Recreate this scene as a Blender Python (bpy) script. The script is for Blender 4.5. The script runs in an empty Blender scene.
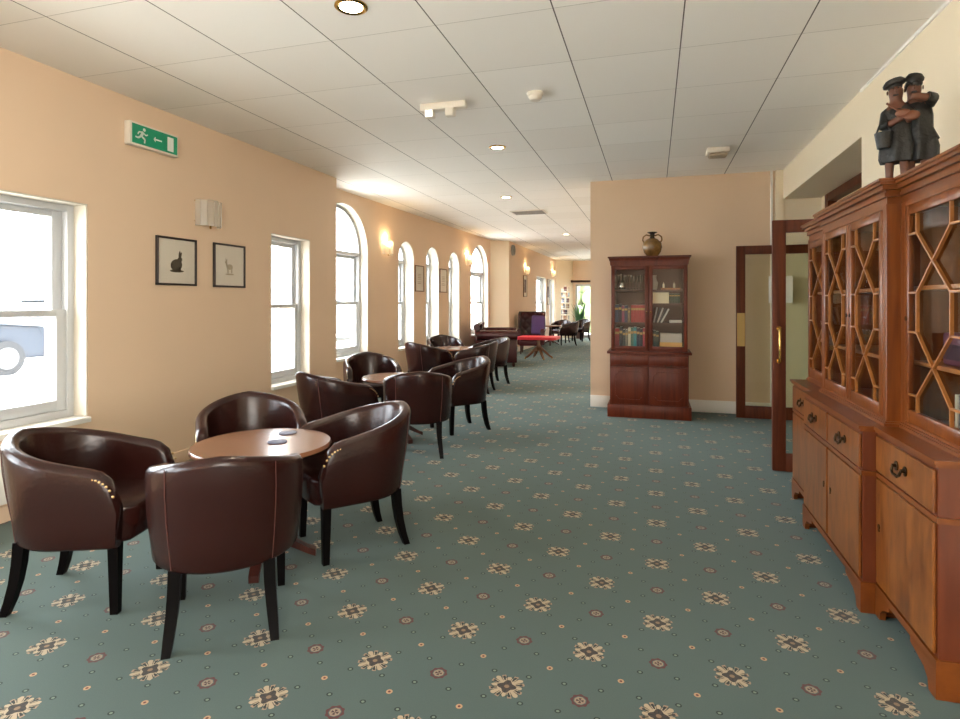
import bpy, bmesh, math, random
from mathutils import Vector, Matrix
R = math.radians
PI = math.pi
random.seed(7)
SC = bpy.context.scene
COL = SC.collection

# ------------------------------------------------------------------ camera
CAMH = 1.37
YAW = math.atan2(174, 580)
cam_d = bpy.data.cameras.new('camera')
cam = bpy.data.objects.new('camera', cam_d); COL.objects.link(cam)
cam.location = (0, 0, CAMH)
cam.rotation_euler = (PI/2, 0, YAW)
cam_d.sensor_fit = 'HORIZONTAL'; cam_d.sensor_width = 36
cam_d.lens = 36*580/960
cam_d.shift_y = -57.5/960
cam_d.clip_start = 0.05; cam_d.clip_end = 300
SC.camera = cam

# ------------------------------------------------------------------ world, light, exposure
SKY = 9.5
w = bpy.data.worlds.new('sky'); SC.world = w; w.use_nodes = True
bg = w.node_tree.nodes['Background']
bg.inputs['Color'].default_value = (0.86, 0.94, 1.0, 1)
bg.inputs['Strength'].default_value = SKY
vs = SC.view_settings
vs.view_transform = 'Standard'; vs.look = 'None'; vs.gamma = 1; vs.use_curve_mapping = False
vs.exposure = 1.2
try:
    SC.cycles.max_bounces = 10; SC.cycles.diffuse_bounces = 6; SC.cycles.transparent_max_bounces = 16
    SC.cycles.sample_clamp_indirect = 6.0
    SC.cycles.caustics_reflective = False; SC.cycles.caustics_refractive = False
except Exception: pass

def area(name, loc, to, sx, sy, power=0, color=(1, 1, 1), portal=False):
    l = bpy.data.lights.new(name, 'AREA'); l.shape = 'RECTANGLE'; l.size = sx; l.size_y = sy
    l.energy = power; l.color = color
    if portal: l.cycles.is_portal = True
    o = bpy.data.objects.new(name, l); COL.objects.link(o); o.location = loc
    o.rotation_euler = (Vector(to)-Vector(loc)).to_track_quat('-Z', 'Y').to_euler()
    return o

# large fill lamp added behind the camera on the right, no window there
area('side_fill_light', (1.40, -3.4, 1.65), (-5, -3.4, 1.65), 5.2, 2.0, power=215, color=(1.0, .95, .88))

# ------------------------------------------------------------------ materials
def lin(r, g, b):
    f = lambda c: (c/255/12.92 if c/255 <= .04045 else ((c/255+.055)/1.055)**2.4)
    return (f(r), f(g), f(b), 1)

class Ex:
    """tiny expression builder over Math nodes"""
    def __init__(s, nt, v): s.nt, s.v = nt, v
    def _op(s, op, *a):
        n = s.nt.nodes.new('ShaderNodeMath'); n.operation = op
        for i, x in enumerate((s,)+a):
            x = x.v if isinstance(x, Ex) else x
            if isinstance(x, (int, float)): n.inputs[i].default_value = x
            else: s.nt.links.new(x, n.inputs[i])
        return Ex(s.nt, n.outputs[0])
    def __add__(s, o): return s._op('ADD', o)
    def __sub__(s, o): return s._op('SUBTRACT', o)
    def __mul__(s, o): return s._op('MULTIPLY', o)
    def __truediv__(s, o): return s._op('DIVIDE', o)
    def lt(s, o): return s._op('LESS_THAN', o)
    def gt(s, o): return s._op('GREATER_THAN', o)
    def abs(s): return s._op('ABSOLUTE')
    def floor(s): return s._op('FLOOR')
    def rnd(s): return (s+0.5).floor()
    def cos(s): return s._op('COSINE')
    def sqrt(s): return s._op('SQRT')
    def mod2(s): return s._op('FLOORED_MODULO', 2.0)
    def atan2(s, o): return s._op('ARCTAN2', o)
    def max(s, o): return s._op('MAXIMUM', o)

def new_mat(name):
    m = bpy.data.materials.new(name); m.use_nodes = True
    nt = m.node_tree
    return m, nt, nt.nodes['Principled BSDF']

def plain(name, col, rough=.6, metal=0., noise=0., nscale=20, bump=0., bscale=60, spec=.5, coat=0.):
    m, nt, b = new_mat(name)
    b.inputs['Base Color'].default_value = col
    b.inputs['Roughness'].default_value = rough; b.inputs['Metallic'].default_value = metal
    b.inputs['Specular IOR Level'].default_value = spec
    b.inputs['Coat Weight'].default_value = coat
    if noise or bump:
        tc = nt.nodes.new('ShaderNodeTexCoord')
    if noise:
        n = nt.nodes.new('ShaderNodeTexNoise'); n.inputs['Scale'].default_value = nscale; n.inputs['Detail'].default_value = 4
        nt.links.new(tc.outputs['Object'], n.inputs['Vector'])
        mx = nt.nodes.new('ShaderNodeMix'); mx.data_type = 'RGBA'
        mx.inputs['A'].default_value = tuple(c*(1-noise) for c in col[:3])+(1,)
        mx.inputs['B'].default_value = tuple(min(1, c*(1+noise)) for c in col[:3])+(1,)
        nt.links.new(n.outputs['Fac'], mx.inputs['Factor']); nt.links.new(mx.outputs['Result'], b.inputs['Base Color'])
    if bump:
        n = nt.nodes.new('ShaderNodeTexNoise'); n.inputs['Scale'].default_value = bscale; n.inputs['Detail'].default_value = 3
        nt.links.new(tc.outputs['Object'], n.inputs['Vector'])
        bp = nt.nodes.new('ShaderNodeBump'); bp.inputs['Strength'].default_value = bump; bp.inputs['Distance'].default_value = .01
        nt.links.new(n.outputs['Fac'], bp.inputs['Height']); nt.links.new(bp.outputs['Normal'], b.inputs['Normal'])
    return m

def wood(name, c1, c2, scale=(14, 14, 1.2), rough=.3, coat=.25, spec=.4):
    m, nt, b = new_mat(name)
    tc = nt.nodes.new('ShaderNodeTexCoord'); mp = nt.nodes.new('ShaderNodeMapping')
    mp.inputs['Scale'].default_value = scale
    n = nt.nodes.new('ShaderNodeTexNoise'); n.inputs['Scale'].default_value = 2.2; n.inputs['Detail'].default_value = 6
    n.inputs['Distortion'].default_value = .6
    rp = nt.nodes.new('ShaderNodeValToRGB')
    rp.color_ramp.elements[0].position = .32; rp.color_ramp.elements[0].color = c1
    rp.color_ramp.elements[1].position = .68; rp.color_ramp.elements[1].color = c2
    nt.links.new(tc.outputs['Object'], mp.inputs['Vector']); nt.links.new(mp.outputs['Vector'], n.inputs['Vector'])
    nt.links.new(n.outputs['Fac'], rp.inputs['Fac']); nt.links.new(rp.outputs['Color'], b.inputs['Base Color'])
    b.inputs['Specular IOR Level'].default_value = spec
    b.inputs['Roughness'].default_value = rough; b.inputs['Coat Weight'].default_value = coat; b.inputs['Coat Roughness'].default_value = .15
    return m

def glass(name, tint=(1, 1, 1, 1), ior=1.45):
    m = bpy.data.materials.new(name); m.use_nodes = True; nt = m.node_tree; nt.nodes.clear()
    o = nt.nodes.new('ShaderNodeOutputMaterial'); t = nt.nodes.new('ShaderNodeBsdfTransparent'); g = nt.nodes.new('ShaderNodeBsdfGlossy')
    f = nt.nodes.new('ShaderNodeFresnel'); x = nt.nodes.new('ShaderNodeMixShader')
    t.inputs['Color'].default_value = tint; g.inputs['Roughness'].default_value = .02; f.inputs['IOR'].default_value = ior
    gm = nt.nodes.new('ShaderNodeNewGeometry'); f.inputs['IOR'].default_value = ior
    fac = Ex(nt, f.outputs[0])*(Ex(nt, gm.outputs['Backfacing'])*-1.0+1.0)
    nt.links.new(fac.v, x.inputs[0]); nt.links.new(t.outputs[0], x.inputs[1]); nt.links.new(g.outputs[0], x.inputs[2])
    nt.links.new(x.outputs[0], o.inputs['Surface'])
    return m

def crystal_mat():
    m = glass('crystal', (.97, .96, .93, 1), 1.9); nt = m.node_tree
    out = next(n for n in nt.nodes if n.type == 'OUTPUT_MATERIAL'); src = out.inputs['Surface'].links[0].from_socket
    t = nt.nodes.new('ShaderNodeBsdfTranslucent'); t.inputs['Color'].default_value = (.9, .88, .82, 1)
    d = nt.nodes.new('ShaderNodeBsdfDiffuse'); d.inputs['Color'].default_value = (.9, .88, .84, 1)
    a = nt.nodes.new('ShaderNodeMixShader'); c = nt.nodes.new('ShaderNodeMixShader'); c.inputs[0].default_value = .4
    nt.links.new(t.outputs[0], a.inputs[1]); nt.links.new(d.outputs[0], a.inputs[2])
    nt.links.new(src, c.inputs[1]); nt.links.new(a.outputs[0], c.inputs[2]); nt.links.new(c.outputs[0], out.inputs['Surface'])
    return m

def emit(name, col, strength):
    m, nt, b = new_mat(name)
    b.inputs['Base Color'].default_value = col; b.inputs['Emission Color'].default_value = col
    b.inputs['Emission Strength'].default_value = strength
    return m

def carpet_mat():
    m, nt, b = new_mat('carpet')
    tc = nt.nodes.new('ShaderNodeTexCoord'); sp = nt.nodes.new('ShaderNodeSeparateXYZ')
    nt.links.new(tc.outputs['Object'], sp.inputs[0])
    X, Y = Ex(nt, sp.outputs['X']), Ex(nt, sp.outputs['Y'])
    W, H = .259, .2915
    gx, gy = (X+.503)/W, (Y-2.008)/H
    ix, iy = gx.rnd(), gy.rnd()
    fx, fy = (gx-ix)*W, (gy-iy)*H
    par = (ix+iy).mod2()                       # 0 = large medallion, 1 = small motif
    r = (fx*fx+fy*fy).sqrt(); th = fx.atan2(fy)
    big = par.lt(.5); small = par.gt(.5)
    nz = nt.nodes.new('ShaderNodeTexNoise'); nz.inputs['Scale'].default_value = 70; nz.inputs['Detail'].default_value = 2
    nt.links.new(tc.outputs['Object'], nz.inputs['Vector'])
    N = Ex(nt, nz.outputs['Fac'])-.5
    c8, c4 = (th*8).cos(), (th*4).cos()
    rb = r+N*.012
    petal = big*rb.lt(c8*.008+c4*-.006+.052)
    tips = big*rb.lt(.064)*rb.gt(.052)*(th*8+PI).cos().gt(.55)
    notch = big*rb.gt(.034)*rb.lt(.058)*((th*8).cos().lt(-.80)+(th*16).cos().lt(-.9))._op('MINIMUM', 1.0)
    core = big*r.lt(c4*.006+.029)
    core2 = big*r.lt(.009)
    spoke = core*r.gt(.013)*(th*8).cos().gt(.5)
    d2 = fx.abs()*1.0+fy.abs()*1.0
    mx = fx.abs().max(fy.abs())
    dia = mx.max(d2*.72)
    redring = small*dia.lt(c8*.003+.031)*dia.gt(.0215)
    redcream = small*dia.lt(.0185)
    redcore = small*dia.lt(.0125)*(th*4).cos().gt(-.2)
    # peach spots at the cell corners
    hx, hy = gx-.5, gy-.5
    px, py = (hx-hx.rnd())*W, (hy-hy.rnd())*H
    pr = (px*px+py*py).sqrt()
    spot = pr.lt(.0115); spotc = pr.lt(.005)
    # small dark rings in between
    kx, ky = gx*2-.5, gy*2-.5
    qx, qy = (kx-kx.rnd())*(W/2), (ky-ky.rnd())*(H/2)
    qr = (qx*qx*.8+qy*qy).sqrt()
    ring = qr.lt(.0100)*qr.gt(.0052)
    ringc = qr.lt(.0052)
    # base
    bn = nt.nodes.new('ShaderNodeTexNoise'); bn.inputs['Scale'].default_value = 260; bn.inputs['Detail'].default_value = 2
    nt.links.new(tc.outputs['Object'], bn.inputs['Vector'])
    cur = nt.nodes.new('ShaderNodeMix'); cur.data_type = 'RGBA'
    cur.inputs['A'].default_value = CARPET_A; cur.inputs['B'].default_value = CARPET_B
    nt.links.new(bn.outputs['Fac'], cur.inputs['Factor'])
    out = cur.outputs['Result']
    CR = lin(158, 138, 114); PK = lin(140, 112, 92); DK = lin(30, 20, 20); MR = lin(76, 26, 28); PE = lin(164, 126, 94); GR = lin(20, 28, 28)
    for mask, col in ((ring, GR), (ringc, lin(96, 108, 96)), (spot, PE), (spotc, lin(90, 28, 24)), (tips, PK), (petal, CR), (notch, DK), (core, lin(52, 34, 28)), (spoke, DK), (core2, lin(120, 92, 68)),
                      (redring, MR), (redcream, lin(134, 112, 94)), (redcore, lin(60, 30, 30))):
        mxn = nt.nodes.new('ShaderNodeMix'); mxn.data_type = 'RGBA'
        nt.links.new(mask.v, mxn.inputs['Factor']); nt.links.new(out, mxn.inputs['A']); mxn.inputs['B'].default_value = col
        out = mxn.outputs['Result']
    nt.links.new(out, b.inputs['Base Color'])
    b.inputs['Roughness'].default_value = .95; b.inputs['Specular IOR Level'].default_value = .1
    b.inputs['Sheen Weight'].default_value = .24; b.inputs['Sheen Tint'].default_value = (.74, .92, .88, 1)
    return m

def ceiling_mat():
    m, nt, b = new_mat('ceiling_tiles')
    tc = nt.nodes.new('ShaderNodeTexCoord'); sp = nt.nodes.new('ShaderNodeSeparateXYZ')
    nt.links.new(tc.outputs['Object'], sp.inputs[0])
    X, Y = Ex(nt, sp.outputs['X']), Ex(nt, sp.outputs['Y'])
    gx, gy = (X+.52)/.676, (Y-2.385)/.715
    dx, dy = ((gx-gx.rnd())*.676).abs(), ((gy-gy.rnd())*.715).abs()
    lx, ly = dx.lt(.0038), dy.lt(.0024)
    wn = nt.nodes.new('ShaderNodeTexWhiteNoise'); wn.noise_dimensions = '2D'
    cb = nt.nodes.new('ShaderNodeCombineXYZ')
    nt.links.new(gx.floor().v, cb.inputs[0]); nt.links.new(gy.floor().v, cb.inputs[1]); nt.links.new(cb.outputs[0], wn.inputs['Vector'])
    mx = nt.nodes.new('ShaderNodeMix'); mx.data_type = 'RGBA'
    mx.inputs['A'].default_value = lin(240, 236, 229); mx.inputs['B'].default_value = lin(246, 243, 237)
    nt.links.new(wn.outputs['Value'], mx.inputs['Factor'])
    out = mx.outputs['Result']
    for mask, col in ((ly, lin(196, 192, 184)), (lx, lin(104, 100, 94))):
        k = nt.nodes.new('ShaderNodeMix'); k.data_type = 'RGBA'
        nt.links.new(mask.v, k.inputs['Factor']); nt.links.new(out, k.inputs['A']); k.inputs['B'].default_value = col
        out = k.outputs['Result']
    nt.links.new(out, b.inputs['Base Color']); b.inputs['Roughness'].default_value = .9
    return m

CARPET_A = lin(58, 70, 67); CARPET_B = lin(69, 83, 80)
WALL = lin(222, 196, 168)
M = dict(
    wall=plain('wall_paint', WALL, .75, noise=.02, nscale=3, spec=.2),
    cream=plain('cream_paint', lin(232, 218, 192), .7, spec=.2),
    white=plain('white_paint', lin(236, 234, 228), .45),
    upvc=plain('white_window_frame', lin(192, 194, 196), .35),
    reveal=plain('reveal_paint', lin(205, 198, 184), .7, spec=.2),
    carpet=carpet_mat(), ceiling=ceiling_mat(),
    leather=plain('brown_leather', lin(39, 16, 13), .25, noise=.12, nscale=9, bump=.10, bscale=45, spec=.38),
    seam=plain('leather_seam', lin(74, 42, 37), .5),
    stud=plain('brass_stud', lin(190, 160, 110), .3, metal=1.),
    black=plain('black_leg', lin(7, 5, 5), .5, noise=.2, spec=.06),
    tabletop=wood('table_wood', lin(112, 74, 52), lin(124, 84, 60), (1.2, 6, 6), .25, .3),
    dark_wood=wood('dark_table_wood', lin(46, 20, 16), lin(70, 32, 24)),
    maho=wood('mahogany', lin(80, 28, 12), lin(104, 42, 19), (12, 12, 1.2), .38, .03, .3),
    maho_in=plain('mahogany_inside', lin(66, 30, 24), .6),
    door_wood=wood('door_wood', lin(76, 33, 16), lin(100, 48, 25), (14, 14, 1), .5, 0, .25),
    yew=wood('yew_front', lin(92, 47, 14), lin(134, 77, 28), (8, 8, 2.2), .28, .3),
    yew_dk=wood('yew_frame', lin(98, 47, 15), lin(124, 66, 24), (12, 12, 1.2), .28, .15, .3),
    yew_h=wood('yew_moulding', lin(98, 48, 16), lin(118, 63, 23), (6, .8, 6), .28, .15, .3),
    yew_end=wood('yew_end', lin(88, 39, 18), lin(104, 49, 24), (8, 8, 1.), .35, .2),
    bars=wood('glazing_bar_wood', lin(142, 86, 38), lin(164, 104, 52), (10, 10, 10), .3, .2),
    brass=plain('brass', lin(206, 168, 92), .25, metal=1.),
    bronze=plain('dark_brass', lin(70, 56, 40), .4, metal=1.),
    plate=plain('satin_brass', lin(196, 164, 104), .45, metal=.55),
    silver=plain('silver', lin(206, 204, 200), .18, metal=1.),
    glass=glass('clear_glass'), green_glass=glass('green_tinted_glass', lin(250, 252, 247)),
    inner=plain('cabinet_lining', lin(96, 74, 62), .7),
    exit=plain('exit_green', lin(20, 150, 110), .4), exit_white=plain('exit_white', lin(225, 232, 224), .5),
    plastic=plain('cream_plastic', lin(224, 216, 202), .45),
    frame=plain('black_frame', lin(38, 26, 22), .4), frame_brown=plain('brown_frame', lin(120, 84, 52), .4),
    mount=plain('picture_mount', lin(214, 206, 190), .8),
    paper=plain('paper', lin(232, 230, 222), .8),
    fur=plain('animal_ink', lin(92, 84, 66), .9, noise=.35, nscale=60), fur_pale=plain('pale_ink', lin(170, 158, 134), .9, noise=.2, nscale=60),
    oxblood=plain('oxblood_leather', lin(62, 22, 23), .26, noise=.15, nscale=8, bump=.1),
    purple=plain('purple_velvet', lin(66, 30, 80), .6, noise=.2),
    red_top=plain('red_top', lin(206, 44, 58), .45),
    coaster=plain('slate_coaster', lin(96, 102, 124), .4, noise=.25, nscale=30),
    bulb=emit('lit_bulb', (1, .74, .38, 1), 7), bulb_off=plain('unlit_candle', lin(226, 190, 120), .4),
    downlight=emit('downlight_lens', (1, .86, .62, 1), 9), spot_lens=emit('emergency_lens', (1, 1, 1, 1), 1.2),
    crystal=crystal_mat(),
    vase=plain('vase_glaze', lin(126, 92, 48), .2, noise=.95, nscale=20, coat=.4),
    vase_dk=plain('vase_rim', lin(50, 38, 22), .25),
    carved=plain('carved_skin', lin(96, 56, 37), .5, noise=.25, nscale=25), carved_dk=plain('carved_cloth', lin(25, 25, 24), .5, noise=.6, nscale=34, bump=.6, bscale=40),
    street=plain('street', lin(225, 222, 215), .9), facade=plain('facade', lin(240, 236, 226), .9),
    car_blue=plain('car_blue', lin(34, 42, 54), .4), car_white=plain('car_white', lin(92, 92, 92), .4), tyre=plain('tyre', lin(40, 40, 42), .8), alloy=plain('alloy', lin(84, 84, 86), .4),
    car_glass=plain('car_glass', lin(40, 46, 54), .15),
    leaf=plain('plant_leaf', lin(60, 110, 62), .5, noise=.3), pot=plain('plant_pot', lin(80, 50, 36), .6), hedge=plain('hedge', lin(120, 132, 92), .9, noise=.4, nscale=6),
)
def pm(name, rgb, rough=.6):
    if name not in M: M[name] = plain(name, lin(*rgb), rough)
    return M[name]

# ------------------------------------------------------------------ mesh builder
class MB:
    def __init__(s, mat=None): s.bm = bmesh.new(); s.X = mat or Matrix.Identity(4)
    def _v(s, p): return s.bm.verts.new(s.X @ Vector(p))
    def face(s, vs):
        try: return s.bm.faces.new(vs)
        except ValueError: return None
    def box(s, x0, x1, y0, y1, z0, z1, bev=0., seg=2):
        c = [(x0, y0, z0), (x1, y0, z0), (x1, y1, z0), (x0, y1, z0), (x0, y0, z1), (x1, y0, z1), (x1, y1, z1), (x0, y1, z1)]
        v = [s._v(p) for p in c]
        fs = [s.face([v[i] for i in q]) for q in ((3, 2, 1, 0), (4, 5, 6, 7), (0, 1, 5, 4), (1, 2, 6, 5), (2, 3, 7, 6), (3, 0, 4, 7))]
        if bev:
            es = list({e for f in fs for e in f.edges})
            bmesh.ops.bevel(s.bm, geom=es, offset=bev, segments=seg, profile=.5, affect='EDGES')
        return s
    def ring(s, pts): return [s._v(p) for p in pts]
    def loft(s, rings, cap=True, closed=True):
        rs = [s.ring(r) for r in rings]; n = len(rs[0])
        for a, b in zip(rs, rs[1:]):
            for i in range(n if closed else n-1):
                s.face([a[i], a[(i+1) % n], b[(i+1) % n], b[i]])
        if cap and closed: s.face(rs[0][::-1]); s.face(rs[-1])
        return s
    def tube(s, pts, r, n=8, cap=True):
        pts = [Vector(p) for p in pts]; rr = r if isinstance(r, (list, tuple)) else [r]*len(pts)
        rings = []; up = None
        for i, p in enumerate(pts):
            t = (pts[min(i+1, len(pts)-1)]-pts[max(i-1, 0)]).normalized()
            if up is None:
                up = Vector((0, 0, 1)) if abs(t.z) < .9 else Vector((1, 0, 0))
            a = t.cross(up).normalized(); up = a.cross(t).normalized()
            rings.append([p+(a*math.cos(2*PI*k/n)+up*math.sin(2*PI*k/n))*rr[i] for k in range(n)])
        return s.loft(rings, cap)
    def sweep_sq(s, pts, hw):
        """square section sweep with horizontal sections (for legs)"""
        rings = []
        for p, h in zip(pts, hw):
            x, y, z = p
            rings.append([(x-h, y-h, z), (x+h, y-h, z), (x+h, y+h, z), (x-h, y+h, z)])
        return s.loft(rings)
    def lathe(s, prof, c=(0, 0, 0), n=24):
        rings = [[(c[0]+r*math.cos(2*PI*k/n), c[1]+r*math.sin(2*PI*k/n), c[2]+z) for k in range(n)] for r, z in prof]
        return s.loft(rings)
    def cyl(s, c, r, z0, z1, n=24): return s.lathe([(r, z0), (r, z1)], (c[0], c[1], 0), n)
    def ball(s, c, r, sc=(1, 1, 1), u=14, v=9):
        m = Matrix.Translation(Vector(c)) @ Matrix.Diagonal((r*sc[0], r*sc[1], r*sc[2], 1))
        bmesh.ops.create_uvsphere(s.bm, u_segments=u, v_segments=v, radius=1, matrix=s.X @ m); return s
    def prism(s, poly, axis, a, b):
        def P(p, d):
            return {'x': (d, p[0], p[1]), 'y': (p[0], d, p[1]), 'z': (p[0], p[1], d)}[axis]
        return s.loft([[P(p, a) for p in poly], [P(p, b) for p in poly]])
    def bar(s, p, q, wd, dp, nrm):
        """rectangular bar p->q, width wd in plane, depth dp along nrm"""
        p, q, nrm = Vector(p), Vector(q), Vector(nrm).normalized()
        t = (q-p).normalized(); sd = t.cross(nrm).normalized()*wd/2; nn = nrm*dp/2
        return s.loft([[c-sd-nn, c+sd-nn, c+sd+nn, c-sd+nn] for c in (p, q)])
    def build(s, name, mat, parent=None, smooth=35, sub=0):
        bmesh.ops.recalc_face_normals(s.bm, faces=s.bm.faces[:])
        me = bpy.data.meshes.new(name); s.bm.to_mesh(me); s.bm.free()
        if smooth:
            me.shade_smooth(); me.set_sharp_from_angle(angle=R(smooth))
        me.materials.append(M[mat] if isinstance(mat, str) else mat)
        o = bpy.data.objects.new(name, me); COL.objects.link(o)
        if parent: o.parent = parent
        if sub:
            md = o.modifiers.new('subdivision', 'SUBSURF'); md.levels = sub; md.render_levels = sub
        return o

def tag(o, label, cat, group=None, kind=None):
    o['label'] = label; o['category'] = cat
    if group: o['group'] = group
    if kind: o['kind'] = kind
    return o
def thing(name, label, cat, loc=(0, 0, 0), rz=0., group=None):
    o = bpy.data.objects.new(name, None); COL.objects.link(o); o.location = loc; o.rotation_euler = (0, 0, rz); o.empty_display_size = .1
    return tag(o, label, cat, group)
def struct(o): o['kind'] = 'structure'; return o
def dup(root, loc, rz, label, group=None):
    r = root.copy(); COL.objects.link(r); r.location = loc; r.rotation_euler = (0, 0, rz); r['label'] = label
    if group: r['group'] = group
    for ch in list(root.children):
        c = ch.copy(); COL.objects.link(c); c.parent = r
        for g in ch.children:
            d = g.copy(); COL.objects.link(d); d.parent = c
    return r
def at(loc, rz=0.): return Matrix.Translation(Vector(loc)) @ Matrix.Rotation(rz, 4, 'Z')

# ------------------------------------------------------------------ room shell
CH = 2.95
XN, XR, YB = -3.88, 1.48, 7.72
YREAR = -7.0
struct(MB().box(-5.2, 4.2, YREAR-.3, 24.0, -.1, 0).build('floor', 'carpet', smooth=0))
struct(MB().box(-5.2, 4.2, YREAR-.3, 24.0, CH, CH+.1).build('ceiling', 'ceiling', smooth=0))

def frame_matrix(p0, p1):
    """local x = along wall, y = outward (away from the room, on the left of the walk), z up"""
    p0, p1 = Vector((*p0, 0)), Vector((*p1, 0)); t = (p1-p0).normalized(); n = Vector((-t.y, t.x, 0))
    m = Matrix.Identity(4)
    for i, v in enumerate((t, n, Vector((0, 0, 1)))):
        m[0][i], m[1][i], m[2][i] = v
    m.translation = p0
    return m, (p1-p0).length

def arch_pts(s0, s1, zs, n=20):
    c, r = (s0+s1)/2, (s1-s0)/2
    return [(c+r*math.cos(PI*k/n), zs+r*math.sin(PI*k/n)) for k in range(n+1)]   # from s1 side to s0 side

def wall_with_openings(name, p0, p1, T, openings, mat='wall', H=CH):
    m, L = frame_matrix(p0, p1); b = MB(m); s = 0.
    for (s0, s1, z0, z1, arch) in sorted(openings):
        if s0 > s: b.box(s, s0, 0, T, 0, H)
        if z0 > 0: b.box(s0, s1, 0, T, 0, z0)
        if arch:
            poly = [(s1, H), (s0, H)] + arch_pts(s0, s1, z1)[::-1]
            b.prism(poly, 'y', 0, T)
        else: b.box(s0, s1, 0, T, z1, H)
        s = s1
    if s < L: b.box(s, L, 0, T, 0, H)
    return struct(b.build(name, mat, smooth=30)), m

def sash_window(n, m, s0, s1, z0, z1, arch=False, T=.30, rail=1.31, nf=.12, fw=.055, portal=True, stile=.06):
    """white sliding sash window, its frame set nf into the opening"""
    e = .004
    a, c = s0+e, s1-e
    b = MB(m)
    f0, f1 = nf, nf+.10
    b.box(a, a+fw, f0, f1, z0, z1, .004); b.box(c-fw, c, f0, f1, z0, z1, .004)
    b.box(a+fw-.006, c-fw+.006, f0+.001, f1-.001, z0+.001, z0+fw, .004); b.box(a+fw-.006, c-fw+.006, f0+.001, f1-.001, z1-fw, z1-.001, .004)
    if arch:
        A = arch_pts(a, c, z1); I = arch_pts(a+fw, c-fw, z1)
        b.prism(A+I[::-1], 'y', f0, f1)
    root = struct(b.build('window_%d' % n, 'upvc', smooth=30))
    b = MB(m); b.box(a, a+.008, .002, nf, z0+.005, z1); b.box(c-.008, c, .002, nf, z0+.005, z1)
    if arch: b.prism(arch_pts(a, c, z1)+arch_pts(a+.008, c-.008, z1)[::-1], 'y', .002, nf)
    else: b.box(a+.008, c-.008, .002, nf, z1-.010, z1-.001)
    b.build('reveal_lining', 'reveal', root, smooth=30)
    i0, i1, zb, zt = a+fw, c-fw, z0+fw, z1-fw
    st = stile
    def sash(name, n0, n1, lo, hi, top):
        q = MB(m)
        q.box(i0, i0+st, n0, n1, lo, hi, .004); q.box(i1-st, i1, n0, n1, lo, hi, .004)
        q.box(i0+st-.006, i1-st+.006, n0+.001, n1-.001, lo+.001, lo+(.045 if top else .075), .004); q.box(i0+st-.006, i1-st+.006, n0+.001, n1-.001, hi-.045, hi-.001, .004)
        o = q.build(name, 'upvc', root, smooth=30)
        MB(m).box(i0+st-.005, i1-st+.005, (n0+n1)/2-.003, (n0+n1)/2+.003, lo+.03, hi-.03).build('pane', 'glass', o, smooth=0)
    sash('upper_sash', f0+.055, f0+.09, rail-.02, zt, True)
    sash('lower_sash', f0+.012, f0+.047, zb, rail+.025, False)
    if arch:
        I = arch_pts(a+fw-.004, c-fw+.004, z1)
        MB(m).prism(I, 'y', f0+.05, f0+.056).build('fanlight_pane', 'glass', root, smooth=0)
    MB(m).box(s0-.0, s1+.0, -.035, nf, z0-.035, z0+.004, .006).build('window_sill', 'white', root)
    if portal:
        zz1 = z1+((s1-s0)/2 if arch else 0)
        mid = m @ Vector(((s0+s1)/2, T+.06, (z0+zz1)/2)); to = m @ Vector(((s0+s1)/2, -1, (z0+zz1)/2))
        area('daylight_portal', mid, to, s1-s0, zz1-z0, portal=True)
    return root

# left wall, near part (walk along +Y: outward is -X)
near_op = [(1.75-YREAR, 3.17-YREAR, .55, 2.07, False), (5.24-YREAR, 5.97-YREAR, .47, 2.10, False)]
near_op += [(y0-YREAR, y1-YREAR, .55, 2.2, False) for y0, y1 in ((-6.4, -4.7), (-4.2, -2.5), (-2.0, -.2), (.1, 1.4))]  # out-of-view windows added to let in fill daylight
_, mN = wall_with_openings('wall_left_near', (XN, YREAR), (XN, 6.56), .42, near_op)
sash_window(1, mN, *near_op[0][:4], T=.42, stile=.07, rail=1.29)
sash_window(2, mN, *near_op[1][:4], T=.42, rail=1.32, stile=.05)
for k in range(4): sash_window(12+k, mN, *near_op[2+k][:4], T=.42)
# left wall, far part with the arched windows
P0, P1 = (-4.25, 6.56), (-4.0, 14.25)
far_op = [(.14, 1.47, .57, 2.12, True), (2.50, 3.13, .57, 2.12, True), (3.66, 4.29, .57, 2.12, True), (4.82, 5.45, .57, 2.12, True), (6.22, 7.52, .60, 2.10, True)]
_, mF = wall_with_openings('wall_left_far', P0, P1, .30, far_op)
for k, o in enumerate(far_op): sash_window(3+k, mF, *o, rail=1.35, stile=.05, nf=.19 if k in (1, 2, 3) else .13)
# beyond: pier, last stretch with plain windows, end wall with the garden door
wall_with_openings('wall_pier', (-4.0, 14.25), (-3.6, 14.62), .2, [], 'cream')
wop = [(3.5, 5.1, .5, 2.2, False), (5.75, 6.7, .5, 2.2, False)]
_, mE = wall_with_openings('wall_left_end', (-3.6, 14.62), (-3.53, 21.75), .25, wop)
sash_window(10, mE, *wop[0][:4], T=.25, rail=1.35); sash_window(11, mE, *wop[1][:4], T=.25, rail=1.35)
wall_with_openings('wall_corner', (-3.53, 21.75), (-2.99, 22.4), .2, [], 'cream')
_, mG = wall_with_openings('wall_end', (-2.99, 22.4), (-.8, 22.4), .2, [(.1, 1.25, 0, 2.05, False)], 'wall')
struct(MB().box(-.8, -.6, YB+.2, 22.6, 0, CH).build('wall_passage', 'wall', smooth=0))
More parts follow.
